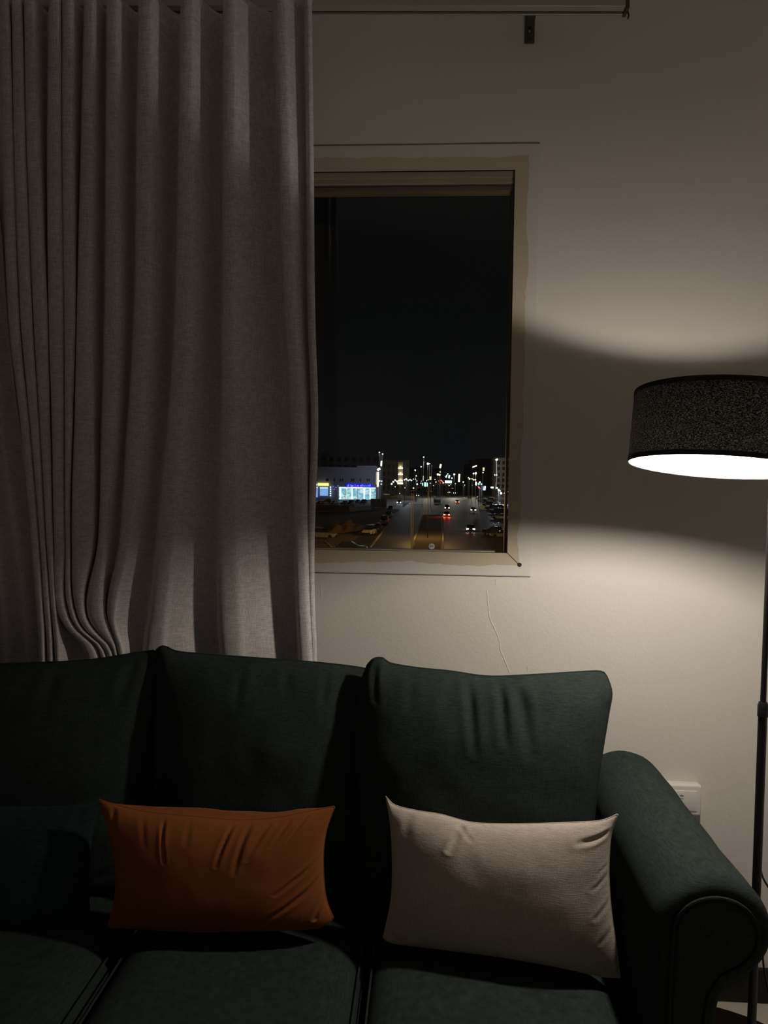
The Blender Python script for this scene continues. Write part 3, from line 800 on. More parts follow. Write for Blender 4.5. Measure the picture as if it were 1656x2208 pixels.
# rug
rg = lathe((0.74, 1.785, 0.0005), [(0, 0), (0.385, 0), (0.39, 0.005), (0.38, 0.011), (0, 0.011)], 72)
tag(obj('rug', rg, M_rug), 'dark brown round rug on the tiled floor under the floor lamp', 'rug')

# ============================================================ the street outside
G0 = -8.5
def g(x, y, dz=0.0): return at_z(x, y, G0+dz)
ROADDIR = (at_z(955, 1060, G0)-at_z(955, 1150, G0)); ROADDIR.z = 0; ROADDIR.normalize()
RANG = math.atan2(ROADDIR.y, ROADDIR.x)-PI/2
M_asph = mat('asphalt', (0.055, 0.048, 0.042), 0.55, spec=0.2, var=0.3, vscale=0.2, bump=0.3, bscale=2.0)
M_dirt = mat('sandy_ground', (0.15, 0.11, 0.07), 0.95, var=0.5, vscale=0.12, bump=0.6, bscale=0.5)
M_kerb = mat('kerb_concrete', (0.40, 0.36, 0.28), 0.8)
M_conc = mat('render_concrete', (0.28, 0.28, 0.30), 0.85, var=0.15, vscale=0.2)
M_bld = mat('dark_facade', (0.10, 0.085, 0.07), 0.9, var=0.25, vscale=0.1)
M_bld2 = mat('stone_facade', (0.20, 0.17, 0.13), 0.9, var=0.25, vscale=0.1)
M_winD = mat('dark_window', (0.012, 0.014, 0.02), 0.2)
M_pole = mat('galvanised_pole', (0.16, 0.14, 0.09), 0.5, metal=0.3)
M_poleD = mat('dark_pole', (0.02, 0.02, 0.02), 0.6)

def poly_slab(pts, z, th=0.05):
    bm = bmesh.new(); top = [bm.verts.new((p[0], p[1], z)) for p in pts]; bot = [bm.verts.new((p[0], p[1], z-th)) for p in pts]
    bm.faces.new(top); bm.faces.new(bot[::-1])
    n = len(pts)
    for i in range(n): bm.faces.new((top[i], top[(i+1) % n], bot[(i+1) % n], bot[i]))
    return bm
o = obj('ground', poly_slab([(-400, 30), (400, 30), (500, 1500), (-500, 1500)], G0-0.1, 0.5), M_dirt, smooth=False); o['kind'] = 'structure'
def along(p, d): return p+ROADDIR*d
def side(p, s): return p+Vector((ROADDIR.y, -ROADDIR.x, 0))*s
cL = g(811, 1173); cR = g(1100, 1165)
def strip(pa, w0, w1, d0, d1): return [tuple(side(along(pa, d), s))[:2] for d, s in ((d0, w0), (d0, w1), (d1, w1), (d1, w0))]
mid = g(905, 1150)
o = obj('road', poly_slab(strip(mid, -10.2, 22, -90, 1100), G0, 0.05), M_asph, smooth=False); o['kind'] = 'structure'
# parking forecourt by the shops
pf = [g(640, 1098), g(868, 1098), g(868, 1066), g(640, 1066)]
o = obj('forecourt', poly_slab([tuple(p)[:2] for p in pf], G0-0.01, 0.05), M_asph, smooth=False); o['kind'] = 'structure'
def kerb(name, px0, px1, wd, h=0.15):
    a, b = g(*px0), g(*px1); d = (b-a).normalized(); s = Vector((d.y, -d.x, 0))*wd/2
    bm = bmesh.new()
    vs = [bm.verts.new(p+Vector((0, 0, z))) for z in (0.0, h) for p in (a-s, a+s, b+s, b-s)]
    for q in ((0, 3, 2, 1), (4, 5, 6, 7), (0, 1, 5, 4), (1, 2, 6, 5), (2, 3, 7, 6), (3, 0, 4, 7)): bm.faces.new([vs[i] for i in q])
    o = obj(name, bm, M_kerb, smooth=False); o['kind'] = 'structure'
    return o
kerb('trim_2', (800, 1180), (858, 1103), 0.25)
kerb('trim_3', (886, 1186), (912, 1112), 0.30)
kerb('trim_4', (955, 1186), (955, 1112), 0.30)
kerb('trim_5', (872, 1088), (914, 1088), 0.5, 0.1)
M_line = mat('road_marking', (0.42, 0.40, 0.36), 0.7)
for (a, b) in (((1047, 1142), (1024, 1103)), ((1008, 1080), (990, 1062)), ((700, 1166), (724, 1186))):
    bm = quad_strip(g(*a), g(*b), 0.22, G0+0.012); o = obj('lane_marking', bm, M_line, smooth=False); o['kind'] = 'structure'
md = poly_slab([tuple(p)[:2] for p in (g(890, 1186), g(951, 1186), g(951, 1110), g(914, 1110))], G0+0.06, 0.08)
o = obj('median', md, M_dirt, smooth=False); o['kind'] = 'structure'

# ---- cars
def car_mat(name, col): return mat(name, col, 0.3, metal=0.2)
CM = {'dark': car_mat('black_car_paint', (0.012, 0.013, 0.016)), 'white': car_mat('white_car_paint', (0.62, 0.60, 0.56)), 'silver': car_mat('silver_car_paint', (0.30, 0.29, 0.28)),
      'blue': car_mat('dark_blue_car_paint', (0.03, 0.05, 0.12)), 'grey': car_mat('grey_car_paint', (0.10, 0.10, 0.11))}
M_tyre = mat('tyre', (0.01, 0.01, 0.01), 0.9)
M_tailoff = mat('red_lens', (0.25, 0.01, 0.01), 0.3); M_headoff = mat('clear_lens', (0.6, 0.6, 0.6), 0.2)
M_tail = emit('lit_tail_light', (1.0, 0.10, 0.05), 40.0); M_head = emit('lit_head_light', (0.95, 0.97, 1.0), 60.0)
M_tailw = emit('lit_brake_light', (1.0, 0.55, 0.38), 25.0)
def loft(sections):
    """sections: list of rings of points"""
    bm = bmesh.new(); R = [[bm.verts.new(p) for p in s] for s in sections]
    n = len(R[0])
    for A, C in zip(R, R[1:]):
        for k in range(n): bm.faces.new((A[k], A[(k+1) % n], C[(k+1) % n], C[k]))
    bm.faces.new(R[0][::-1]); bm.faces.new(R[-1])
    return bm
def ring_y(y, hw, z0, z1, r=0.12):
    return [(-hw, y, z0), (-hw+0.05, y, z0-0.0), (hw-0.05, y, z0), (hw, y, z0), (hw, y, z1-r), (hw-r, y, z1), (-hw+r, y, z1), (-hw, y, z1-r)]
PROTO = {}
def car_proto(kind):
    if kind in PROTO: return PROTO[kind]
    suv = kind == 'suv'
    k = 1.0
    zb = 0.95 if suv else 0.82; zr = 1.75 if suv else 1.42
    body = loft([ring_y(-2.28, 0.78, 0.35, zb-0.12), ring_y(-2.15, 0.88, 0.25, zb), ring_y(-1.0, 0.92, 0.22, zb+0.05), ring_y(0.8, 0.92, 0.22, zb+0.04), ring_y(1.9, 0.88, 0.24, zb-0.08), ring_y(2.25, 0.76, 0.35, zb-0.25)])
    cabin = loft([ring_y(-2.05 if suv else -1.75, 0.80, zb-0.05, zb+0.05), ring_y(-1.75 if suv else -1.1, 0.70, zb-0.05, zr-0.03), ring_y(0.05, 0.70, zb-0.05, zr), ring_y(0.95, 0.78, zb-0.05, zb+0.05)])
    meshes = {}
    def keep(n, bm, smooth=True):
        me = bpy.data.meshes.new(n); bmesh.ops.recalc_face_normals(bm, faces=bm.faces)
        for f in bm.faces: f.smooth = smooth
        bm.to_mesh(me); bm.free()
        if smooth: me.set_sharp_from_angle(angle=math.radians(35))
        meshes[n] = me; return me
    keep('body', body)
    keep('roof', box(bmesh.new(), -0.66, 0.66, -1.7 if suv else -1.05, 0.0, zr-0.04, zr+0.02, bev=0.03))
    keep('windows', cabin)
    keep('wheel', lathe((0, 0, 0), [(0, -0.1), (0.2, -0.1), (0.33, -0.09), (0.34, 0), (0.33, 0.09), (0.2, 0.1), (0, 0.1)], 20, Matrix.Rotation(PI/2, 3, 'Y')))
    keep('headlight', box(bmesh.new(), -0.19, 0.19, -0.06, 0.06, -0.12, 0.12, bev=0.03))
    keep('tail_light', box(bmesh.new(), -0.19, 0.19, -0.05, 0.05, -0.13, 0.13, bev=0.03))
    keep('bumper', box(bmesh.new(), -0.75, 0.75, -0.08, 0.08, -0.10, 0.10, bev=0.04))
    PROTO[kind] = (meshes, zb, zr); return PROTO[kind]
def part(name, me, m, parent, loc):
    o = bpy.data.objects.new(name, me); COL.objects.link(o); o.parent = parent; o.location = loc
    if not me.materials: me.materials.append(m)
    o.material_slots[0].link = 'OBJECT'; o.material_slots[0].material = m
    return o
def car(px, heading, colour, label, group, kind='sedan', head=False, tail=False, tailm=None, detail=True, scale=1.0, dz=0.0, beam=0, glow=0):
    """heading 0 = driving away along the street, 180 = towards the camera"""
    ms, zb, zr = car_proto(kind)
    loc = g(*px); loc.z = G0+dz
    t = thing('car', loc, label, 'car', group)
    t.rotation_euler = (0, 0, RANG + math.radians(heading)); t.scale = (scale,)*3
    part('body', ms['body'], CM[colour], t, (0, 0, 0)); part('windows', ms['windows'], M_winD, t, (0, 0, 0)); part('roof', ms['roof'], CM[colour], t, (0, 0, 0))
    if detail:
        for sx in (-0.82, 0.82):
            for sy in (-1.4, 1.35): part('wheel', ms['wheel'], M_tyre, t, (sx, sy, 0.34))
        part('bumper', ms['bumper'], M_tyre, t, (0, 2.2, 0.42)); part('bumper', ms['bumper'], M_tyre, t, (0, -2.26, 0.45))
    for sx in (-0.62, 0.62):
        part('headlight', ms['headlight'], M_head if head else M_headoff, t, (sx, 2.19, zb-0.28))
        part('tail_light', ms['tail_light'], (tailm or M_tail) if tail else M_tailoff, t, (sx, -2.27, zb-0.22))
    if glow:
        for sx in (-0.62, 0.62):
            l = bpy.data.lights.new('tail_light_glow', 'POINT'); l.energy = glow; l.color = (1.0, 0.06, 0.03); l.shadow_soft_size = 0.1
            lo = bpy.data.objects.new('tail_light_glow', l); COL.objects.link(lo); lo.parent = t; lo.location = (sx, -2.5, zb-0.22)
    if beam:
        l = bpy.data.lights.new('headlight_beam', 'SPOT'); l.energy = beam; l.color = (0.95, 0.96, 1.0); l.spot_size = math.radians(75); l.spot_blend = 0.6; l.shadow_soft_size = 0.15
        lo = bpy.data.objects.new('headlight_beam', l); COL.objects.link(lo); lo.parent = t; lo.location = (0, 2.45, 0.65); lo.rotation_euler = (math.radians(82), 0, 0)
    return t
GM = 'cars driving on the street below'
car((1014, 1146), 0, 'dark', 'nearest dark car in the right lanes, tail lights glowing above the wheels', GM, tail=True, tailm=M_tailw, beam=1500)
car((963, 1114), 0, 'dark', 'dark car with bright red tail lights mirrored on the road', GM, tail=True, glow=260)
car((964, 1099), 0, 'dark', 'tall dark car directly ahead of the red-lit one', GM, kind='suv', tail=True, tailm=M_tailw, beam=1500)
car((1020, 1103), 0, 'dark', 'dark car in the far right lane with pale rear lights, level with the yellow board', GM, tail=True, tailm=M_tailw, beam=1200)
car((986, 1085), 0, 'grey', 'grey car in the middle lane crossing the bright band of road', GM, tail=True, tailm=M_tail)
car((968, 1063), 0, 'dark', 'small distant car with red tail lights below the white lit board', GM, tail=True, tailm=M_tailw, detail=False)
car((980, 1064), 180, 'dark', 'distant car showing two small white headlights', GM, head=True, detail=False)
car((901, 1070), 180, 'dark', 'oncoming car with a dazzling pair of white headlights', GM, head=True)
car((861, 1086), 180, 'dark', 'oncoming car with white headlights passing the shop forecourt', GM, head=True)
car((975, 1054), 0, 'dark', 'farthest car under the white lit board, a red glint', GM, tail=True, detail=False)
GP = 'cars parked beside the street'
car((796, 1153), 172, 'white', 'white off-roader parked at the front of the kerbside row', GP, kind='suv')
car((812, 1144), 176, 'dark', 'black car parked right behind the white off-roader', GP)
car((829, 1128), 178, 'dark', 'black off-roader in the middle of the kerbside row', GP, kind='suv')
car((838, 1114), 178, 'dark', 'black car second from the far end of the kerbside row', GP)
car((842, 1100), 180, 'dark', 'dark car at the far end of the kerbside row, by the white container', GP)
car((697, 1160), -95, 'silver', 'silver hatchback seen from the side on the sandy lot', GP, kind='suv')
car((757, 1189), -80, 'dark', 'dark car low at the bottom of the window, near the sill', GP)
car((832, 1068), -70, 'white', 'white off-roader lit by the shop lights at the corner', GP, kind='suv')
GS = 'cars parked before the lit shops'
for (px, c, h, kind, lb) in (((689, 1088), 'dark', 150, 'sedan', 'black car in front of the yellow shop sign'), ((703, 1084), 'grey', 100, 'suv', 'grey car just right of the yellow shop sign'),
        ((720, 1088), 'dark', 168, 'sedan', 'dark car between the two lit shopfronts'), ((743, 1088), 'dark', 160, 'sedan', 'dark car at the left edge of the bright blue shopfront'),
        ((757, 1088), 'blue', 170, 'suv', 'dark blue car before the middle of the blue shopfront'), ((784, 1086), 'dark', 170, 'suv', 'dark car before the right end of the blue shopfront'),
        ((772, 1084), 'grey', 175, 'sedan', 'grey car half hidden by the yard fence')):
    car(px, h, c, lb, GS, kind=kind)
GR = 'cars parked on the right side of the street'
for (px, c, h, kind, lb) in (((1064, 1151), 'dark', 60, 'sedan', 'black car turning out near the window frame, lowest on the right'), ((1083, 1159), 'grey', 90, 'sedan', 'grey car cut by the window frame beside the lowest black car'),
        ((1086, 1137), 'dark', 80, 'suv', 'dark off-roader against the window frame above the lowest pair'), ((1078, 1119), 'white', 75, 'sedan', 'white saloon in the right parking row'),
        ((1072, 1108), 'blue', 70, 'suv', 'dark blue off-roader just beyond the white saloon'), ((1085, 1106), 'silver', 70, 'sedan', 'silver car at the frame beyond the white saloon'),
        ((1060, 1099), 'dark', 65, 'suv', 'dark off-roader in the middle of the right parking row'), ((1075, 1096), 'dark', 70, 'sedan', 'dark saloon close behind the middle off-roader'),
        ((1052, 1091), 'silver', 65, 'suv', 'silver off-roader facing the street in the right row'), ((1068, 1088), 'grey', 70, 'sedan', 'grey saloon behind the silver off-roader'),
        ((1040, 1082), 'dark', 60, 'sedan', 'dark saloon at the street edge of the right row'), ((1055, 1081), 'silver', 60, 'suv', 'pale off-roader under the light blue shop windows'),
        ((1034, 1075), 'dark', 50, 'sedan', 'dark car past the yellow barrier'), ((1046, 1074), 'grey', 60, 'sedan', 'grey car in the far part of the right row'),
        ((1024, 1069), 'dark', 30, 'suv', 'dark off-roader near the far end of the right row'), ((1036, 1067), 'grey', 40, 'sedan', 'grey car beneath the white vertical sign'),
        ((1014, 1064), 'dark', 20, 'sedan', 'dark car at the farthest end of the right row')):
    car(px, h, c, lb, GR, kind=kind)

# van with tarp on the median, barriers
def block(name, label, cat, px0, px1, depth, m, ybase=None, group=None, bev=0.15):
    """upright box whose front spans the pixel rectangle px0 (left, top) to px1 (right, base)"""
    a = g(px0[0], px1[1]); b = g(*px1); Y = (a.y+b.y)/2
    tz = at_y((px0[0]+px1[0])/2, px0[1], Y).z
    x0 = at_y(px0[0], px1[1], Y).x; x1 = at_y(px1[0], px1[1], Y).x
    return x0, x1, Y, Y+depth, G0, tz
x0, x1, ya, yb, z0, z1 = block('', '', '', (935, 1071), (950, 1086), 4.5, None)
van = thing('van', ((x0+x1)/2, ya, G0), 'dark blue van standing on the median behind the lamp posts', 'van')
obj('body', B(x0, x1, ya, yb, z0+0.35, z1, bev=0.2, seg=3), CM['blue'], van)
obj('windscreen', B(x0+0.2, x1-0.2, ya-0.05, ya+0.02, z0+(z1-z0)*0.6, z1-0.25), M_winD, van, smooth=False)
for sx in (x0+0.2, x1-0.2):
    for sy in (ya+0.8, yb-0.8): obj('wheel', T([(sx-0.1, sy, G0+0.35), (sx+0.1, sy, G0+0.35)], 0.34, 16), M_tyre, van)
M_yel = mat('yellow_plastic', (0.5, 0.42, 0.08), 0.6); 
for (a, b, lb) in (((1034, 1090), (1045, 1099), 'yellow square board standing at the road edge beside the right lane'), ((1008, 1069), (1016, 1076), 'smaller yellow barrier board farther up the right lane')):
    x0, x1, ya, yb, z0, z1 = block('', '', '', a, b, 0.1, None)
    t = thing('barrier_board', ((x0+x1)/2, ya, G0), lb, 'barrier', 'yellow boards at the road edge')
    obj('board', B(x0, x1, ya, ya+0.08, z0+0.25, z1, bev=0.02), M_yel, t)
    for sx in (x0+0.15, x1-0.15): obj('foot', B(sx-0.05, sx+0.05, ya-0.25, ya+0.3, z0, z0+0.3), M_poleD, t, smooth=False)
# white container beyond the kerbside row
x0, x1, ya, yb, z0, z1 = block('', '', '', (799, 1076), (833, 1095), 3, None)
t = thing('container', ((x0+x1)/2, ya, G0), 'pale grey storage container at the end of the kerbside row', 'container')
bm = B(x0, x1, ya, yb, z0+0.15, z1, bev=0.05)
obj('shell', bm, M_conc, t, smooth=False)
bm = bmesh.new()
for k in range(14):
    xx = x0+(x1-x0)*(k+0.5)/14; box(bm, xx-0.09, xx+0.09, ya-0.05, ya+0.01, z0+0.3, z1-0.2)
obj('corrugation', bm, M_conc, t, smooth=False)
# yard fence
x0, x1, ya, yb, z0, z1 = block('', '', '', (755, 1078), (797, 1104), 0.2, None)
t = thing('yard_fence', ((x0+x1)/2, ya, G0), 'low pale wall topped by a row of thin railings beside the sandy lot', 'fence')
A_, B_ = Vector((x0, ya, G0)), Vector((x1-1.0, ya+20, G0))
zt = z0+(z1-z0)*0.36
bm = bmesh.new()
d = (B_-A_).normalized(); s = Vector((-d.y, d.x, 0))*0.12
vs = [bm.verts.new(p+Vector((0, 0, z))) for z in (0, zt-z0) for p in (A_-s, A_+s, B_+s, B_-s)]
for q in ((0, 3, 2, 1), (4, 5, 6, 7), (0, 1, 5, 4), (1, 2, 6, 5), (2, 3, 7, 6), (3, 0, 4, 7)): bm.faces.new([vs[i] for i in q])
obj('wall_base', bm, M_kerb, t, smooth=False)
for k in range(17):
    p = A_.lerp(B_, k/16)
    obj('railing_bar', T([p+Vector((0, 0, zt-z0)), p+Vector((0, 0, (z1-z0)*0.92))], 0.07, 6), M_pole, t)
x0b = at_y(640, 1104, ya).x
bm = B(x0b, x0-0.3, ya-0.1, ya+0.1, z0, zt+0.6); tag(obj('yard_wall', bm, M_bld, smooth=False), 'long dark yard wall between the parked cars and the sandy lot', 'wall')
# sand heap
hc = g(742, 1137); bm = bmesh.new(); NG = 40; grid = []
for j in range(NG):
    row = []
    for i in range(NG):
        u = (i/(NG-1)-0.5)*2; v = (j/(NG-1)-0.5)*2; r = math.hypot(u, v)
        z = (max(0, 1-r*r)**1.2*0.95)*(1+1.3*noise.noise(Vector((u*3, v*3, 0)))) + max(0, 1-r)*0.5*noise.noise(Vector((u*9, v*9, 3)))
        row.append(bm.verts.new((hc.x+u*4.4, hc.y+v*15, G0-0.1+max(0, z))))
    grid.append(row)
for A, C in zip(grid, grid[1:]):
    for i in range(NG-1): bm.faces.new((A[i], A[i+1], C[i+1], C[i]))
o = obj('sand_heap', bm, mat('orange_sand', (0.42, 0.27, 0.12), 0.95, var=0.5, vscale=0.5, bump=0.8, bscale=1.5)); tag(o, 'mound of orange sand on the open lot behind the silver hatchback', 'sand heap')

# ---- shop building
x0, x1, ya, yb, z0, z1 = block('', '', '', (600, 1008), (811, 1079), 30, None)
sh_Y = ya
def sx(px, py): p = at_y(px, py, sh_Y-0.3); return p.x, p.z
shop = thing('shop_building', ((x0+x1)/2, ya, G0), 'long pale two storey shop building with lit shopfronts and coloured signs', 'building')
M_shopw = mat('pale_blue_grey_render', (0.26, 0.28, 0.40), 0.85, var=0.1, vscale=0.1)
obj('walls', B(x0, x1, ya, yb, z0, z1), M_shopw, shop, smooth=False)
x7, _ = sx(770, 1010)
obj('parapet', B(x0, x7, ya-0.2, ya+1, z1, z1+0.25), M_shopw, shop, smooth=False)
obj('parapet', B(x7, x1+0.2, ya-0.5, ya+2, z1-0.2, z1+1.1), M_shopw, shop, smooth=False)
def spx(px0, py0, px1, py1, yoff, m, name, parent=shop, th=0.25):
    a = at_y(px0, py0, sh_Y-yoff); b = at_y(px1, py1, sh_Y-yoff)
    return obj(name, B(min(a.x, b.x), max(a.x, b.x), sh_Y-yoff-th, sh_Y-yoff, min(a.z, b.z), max(a.z, b.z)), m, parent, smooth=False)
for xw in (682, 703, 706, 720, 733, 738, 757, 761, 776, 791, 795): spx(xw, 1032, xw+2.2, 1038, 0.0, M_winD, 'window', th=0.1)
def shop_glow():
    m, t, b = node_mat('lit_shop_interior'); L = t.links.new
    tcn = nd(t, 'ShaderNodeTexCoord'); mp = nd(t, 'ShaderNodeMapping'); mp.inputs['Scale'].default_value = (0.55, 0.4, 0.8); L(tcn.outputs['Object'], mp.inputs[0])
    v = nd(t, 'ShaderNodeTexVoronoi', Scale=1.4); L(mp.outputs[0], v.inputs['Vector'])
    r = nd(t, 'ShaderNodeValToRGB'); L(v.outputs['Color'], r.inputs[0])
    r.color_ramp.elements[0].color = (0.05, 0.35, 0.42, 1); r.color_ramp.elements[1].position = 0.7; r.color_ramp.elements[1].color = (0.75, 1.0, 0.95, 1)
    e2 = r.color_ramp.elements.new(0.4); e2.color = (0.25, 0.6, 0.85, 1)
    L(r.outputs[0], b.inputs['Emission Color']); b.inputs['Emission Strength'].default_value = 0.9; b.inputs['Base Color'].default_value = (0.05, 0.05, 0.05, 1)
    return m
M_glow = shop_glow()
M_cyan = emit('cyan_white_light', (0.75, 1.0, 1.0), 1.6); M_pink = emit('pink_neon', (1.0, 0.35, 0.75), 1.5)
M_bluef = emit('blue_sign_face', (0.01, 0.015, 0.75), 0.9); M_bluel = emit('light_blue_letters', (0.25, 0.35, 1.0), 1.6)
M_yelf = emit('yellow_sign_face', (1.0, 0.95, 0.12), 1.6); M_whitef = emit('white_sign_face', (0.9, 0.98, 1.0), 2.0); M_shopbl = emit('pale_blue_window_light', (0.28, 0.52, 1.0), 0.9)
f = spx(731, 1052, 810, 1078, 0.3, M_glow, 'shopfront')
spx(731, 1050.5, 810, 1053.5, 0.5, M_cyan, 'light_strip', f)
for xw in (733, 758, 784, 797): spx(xw, 1053, xw+2.6, 1076, 0.55, M_cyan, 'lit_pillar', f)
for xw in (744, 771): spx(xw, 1053, xw+0.5, 1077, 0.55, M_poleD, 'mullion', f)
f = spx(724, 1041, 811, 1050, 0.3, M_shopw, 'fascia')
bs = spx(746, 1042.5, 804, 1050, 0.7, M_bluef, 'blue_sign')
# the sign's script cannot be read at this distance: a row of light strokes of letter size
bm = bmesh.new(); xx = 749.0; random.seed(3)
while xx < 802:
    hgt = random.choice((2.2, 2.6, 4.6, 2.4, 4.0)); a = at_y(xx, 1048.5, sh_Y-1.0); b = at_y(xx+0.9, 1048.5-hgt, sh_Y-1.0)
    box(bm, a.x, b.x, sh_Y-1.15, sh_Y-1.0, a.z, b.z)
    if random.random() < 0.6:
        a = at_y(xx, 1048.5, sh_Y-1.0); b = at_y(xx+2.2, 1047.7, sh_Y-1.0); box(bm, a.x, b.x, sh_Y-1.15, sh_Y-1.0, a.z, b.z)
    xx += random.choice((2.2, 2.6, 3.2, 4.4))
obj('lettering', bm, M_bluel, bs, smooth=False)
spx(756, 1050, 782, 1051.3, 0.9, M_pink, 'pink_neon_line')
ys = spx(685.5, 1041.5, 709, 1047.5, 0.7, M_yelf, 'yellow_sign')
bm = bmesh.new()
for k in range(6):
    a = at_y(688+k*3.4, 1043, sh_Y-1.1); b = at_y(688+k*3.4+1.9, 1046, sh_Y-1.1); box(bm, a.x, b.x, sh_Y-1.2, sh_Y-1.05, b.z, a.z, bev=0.05)
obj('lettering', bm, emit('pale_yellow_letters', (1, 1, 0.6), 1.8), ys, smooth=False)
spx(675, 1042, 676.6, 1047, 0.7, M_whitef, 'white_sign'); spx(676.6, 1045.6, 679, 1047, 0.7, M_whitef, 'white_sign'); spx(680, 1043, 683.5, 1047, 0.7, M_whitef, 'white_sign')
spx(674, 1051, 685, 1072, 0.35, M_shopbl, 'shopfront'); f2 = spx(690, 1051.5, 707, 1069, 0.35, M_shopbl, 'shopfront')
spx(690, 1051, 707, 1053, 0.6, M_cyan, 'light_strip', f2); spx(674, 1050, 685, 1051.6, 0.6, M_cyan, 'light_strip', f2)
for k in range(5): spx(711.5, 1049+k*4.6, 714, 1051.5+k*4.6, 0.6, M_cyan, 'sign_lamp')
for (a, b) in ((718, 1048), (724, 1050), (720, 1054), (728, 1047)): spx(a, b, a+1.6, b+1.6, 0.6, M_shopbl, 'sign_lamp')
# ---- dark buildings
def tower(px0, px1, depth, m, label, rows=4, cols=4, lit=(), cat='building', shift=0):
    x0, x1, ya, yb, z0, z1 = block('', '', '', px0, px1, depth, None)
    t = thing('building', ((x0+x1)/2, ya, G0), label, cat, 'dark buildings along the street')
    obj('walls', B(x0, x1, ya, yb, z0, z1), m, t, smooth=False)
    obj('cornice', B(x0-0.3, x1+0.3, ya-0.3, yb+0.3, z1-0.6, z1), m, t, smooth=False)
    for j in range(rows):
        for i in range(cols):
            cx = x0+(x1-x0)*(i+0.5)/cols; cz = z0+(z1-z0)*(j+0.9)/(rows+0.8); hw = (x1-x0)/cols*0.25; hh = (z1-z0)/rows*0.26
            obj('window', B(cx-hw, cx+hw, ya-0.15, ya+0.1, cz-hh, cz+hh), M_winD if (i, j) not in lit else M_litw, t, smooth=False)
    return t, ya
M_litw = emit('warm_lit_window', (1.0, 0.8, 0.45), 1.2)
tower((690, 976), (818, 1072), 30, mat('night_block', (0.05, 0.06, 0.09), 0.9), 'tall unlit block rising behind the shop building', 5, 8)
tower((822, 992), (853, 1066), 25, M_bld, 'dark block left of the floodlit corner facade', 4, 3)
tw, twY = tower((853, 992), (882, 1064), 25, M_bld2, 'building whose corner facade is floodlit in three tiers', 4, 3)
tower((882, 1008), (905, 1058), 25, M_bld, 'low dark building between the floodlit one and the far street lights', 3, 3)
tower((905, 1010), (950, 1052), 25, M_bld2, 'faraway brownish block near the end of the street', 3, 5, lit=((2, 1),))
tower((1002, 1000), (1016, 1058), 25, M_bld, 'narrow dark block at the far right of the street', 4, 2)
tower((1013, 991), (1033, 1057), 25, M_bld2, 'right side block with a slanted light bar', 4, 3, lit=())
tower((1031, 989), (1060, 1058), 25, M_bld, 'wide dark block on the right with one lit window', 5, 4, lit=((1, 3),))
tower((1057, 988), (1070, 1062), 25, mat('violet_grey_facade', (0.17, 0.15, 0.2), 0.9), 'violet grey block beside the tall lit lamp line', 5, 2)
tower((1068, 987), (1135, 1072), 25, M_bld, 'nearest dark block on the right, cut by the window frame', 6, 6)

# ---- lights of the far street: each its own thing
LM = {'w': emit('white_street_glow', (1.0, 0.98, 0.88), 4.0, False), 'y': emit('warm_street_glow', (1.0, 0.80, 0.48), 3.2, False), 'b': emit('cool_street_glow', (0.72, 0.88, 1.0), 3.0, False),
      'c': emit('cyan_street_glow', (0.55, 1.0, 0.92), 1.6, False), 'r': emit('red_street_glow', (1.0, 0.12, 0.10), 2.2, False), 'd': emit('dim_street_glow', (0.9, 0.85, 0.6), 0.5, False), 'l': emit('light_blue_street_glow', (0.45, 0.65, 1.0), 1.0, False)}
def street_light(px, py, r, c, D, power=0):
    p = at_y(px, py, D); rr = r*D/F
    t = thing('street_light', (p.x, p.y, G0), 'small glowing street lamp among the distant lights of the avenue', 'street lamp', 'distant street lamps along the avenue')
    bm = bmesh.new(); bmesh.ops.create_uvsphere(bm, u_segments=10, v_segments=7, radius=rr); bmesh.ops.translate(bm, verts=bm.verts, vec=p)
    obj('lamp_head', bm, LM[c], t)
    obj('post', T([(p.x, p.y+rr, G0), (p.x, p.y+rr, p.z)], 0.10, 6), M_poleD, t)
    if power:
        l = bpy.data.lights.new('street_lamp_light', 'POINT'); l.energy = power; l.color = (0.82, 0.88, 1.0) if c in 'bc' else (1.0, 0.9, 0.75); l.shadow_soft_size = 0.6
        lo = bpy.data.objects.new('light_source', l); COL.objects.link(lo); lo.parent = t; lo.location = p-Vector(t.location)-Vector((0, rr+1.0, 0))
    return t
POWERS = {(818,975.5): 1300, (876,1033): 3500, (1026,1020.5): 9000, (823.5,1037.5): 1000, (1075,1056.5): 12000, (979.5,1023): 9000, (922.5,1000): 9000}
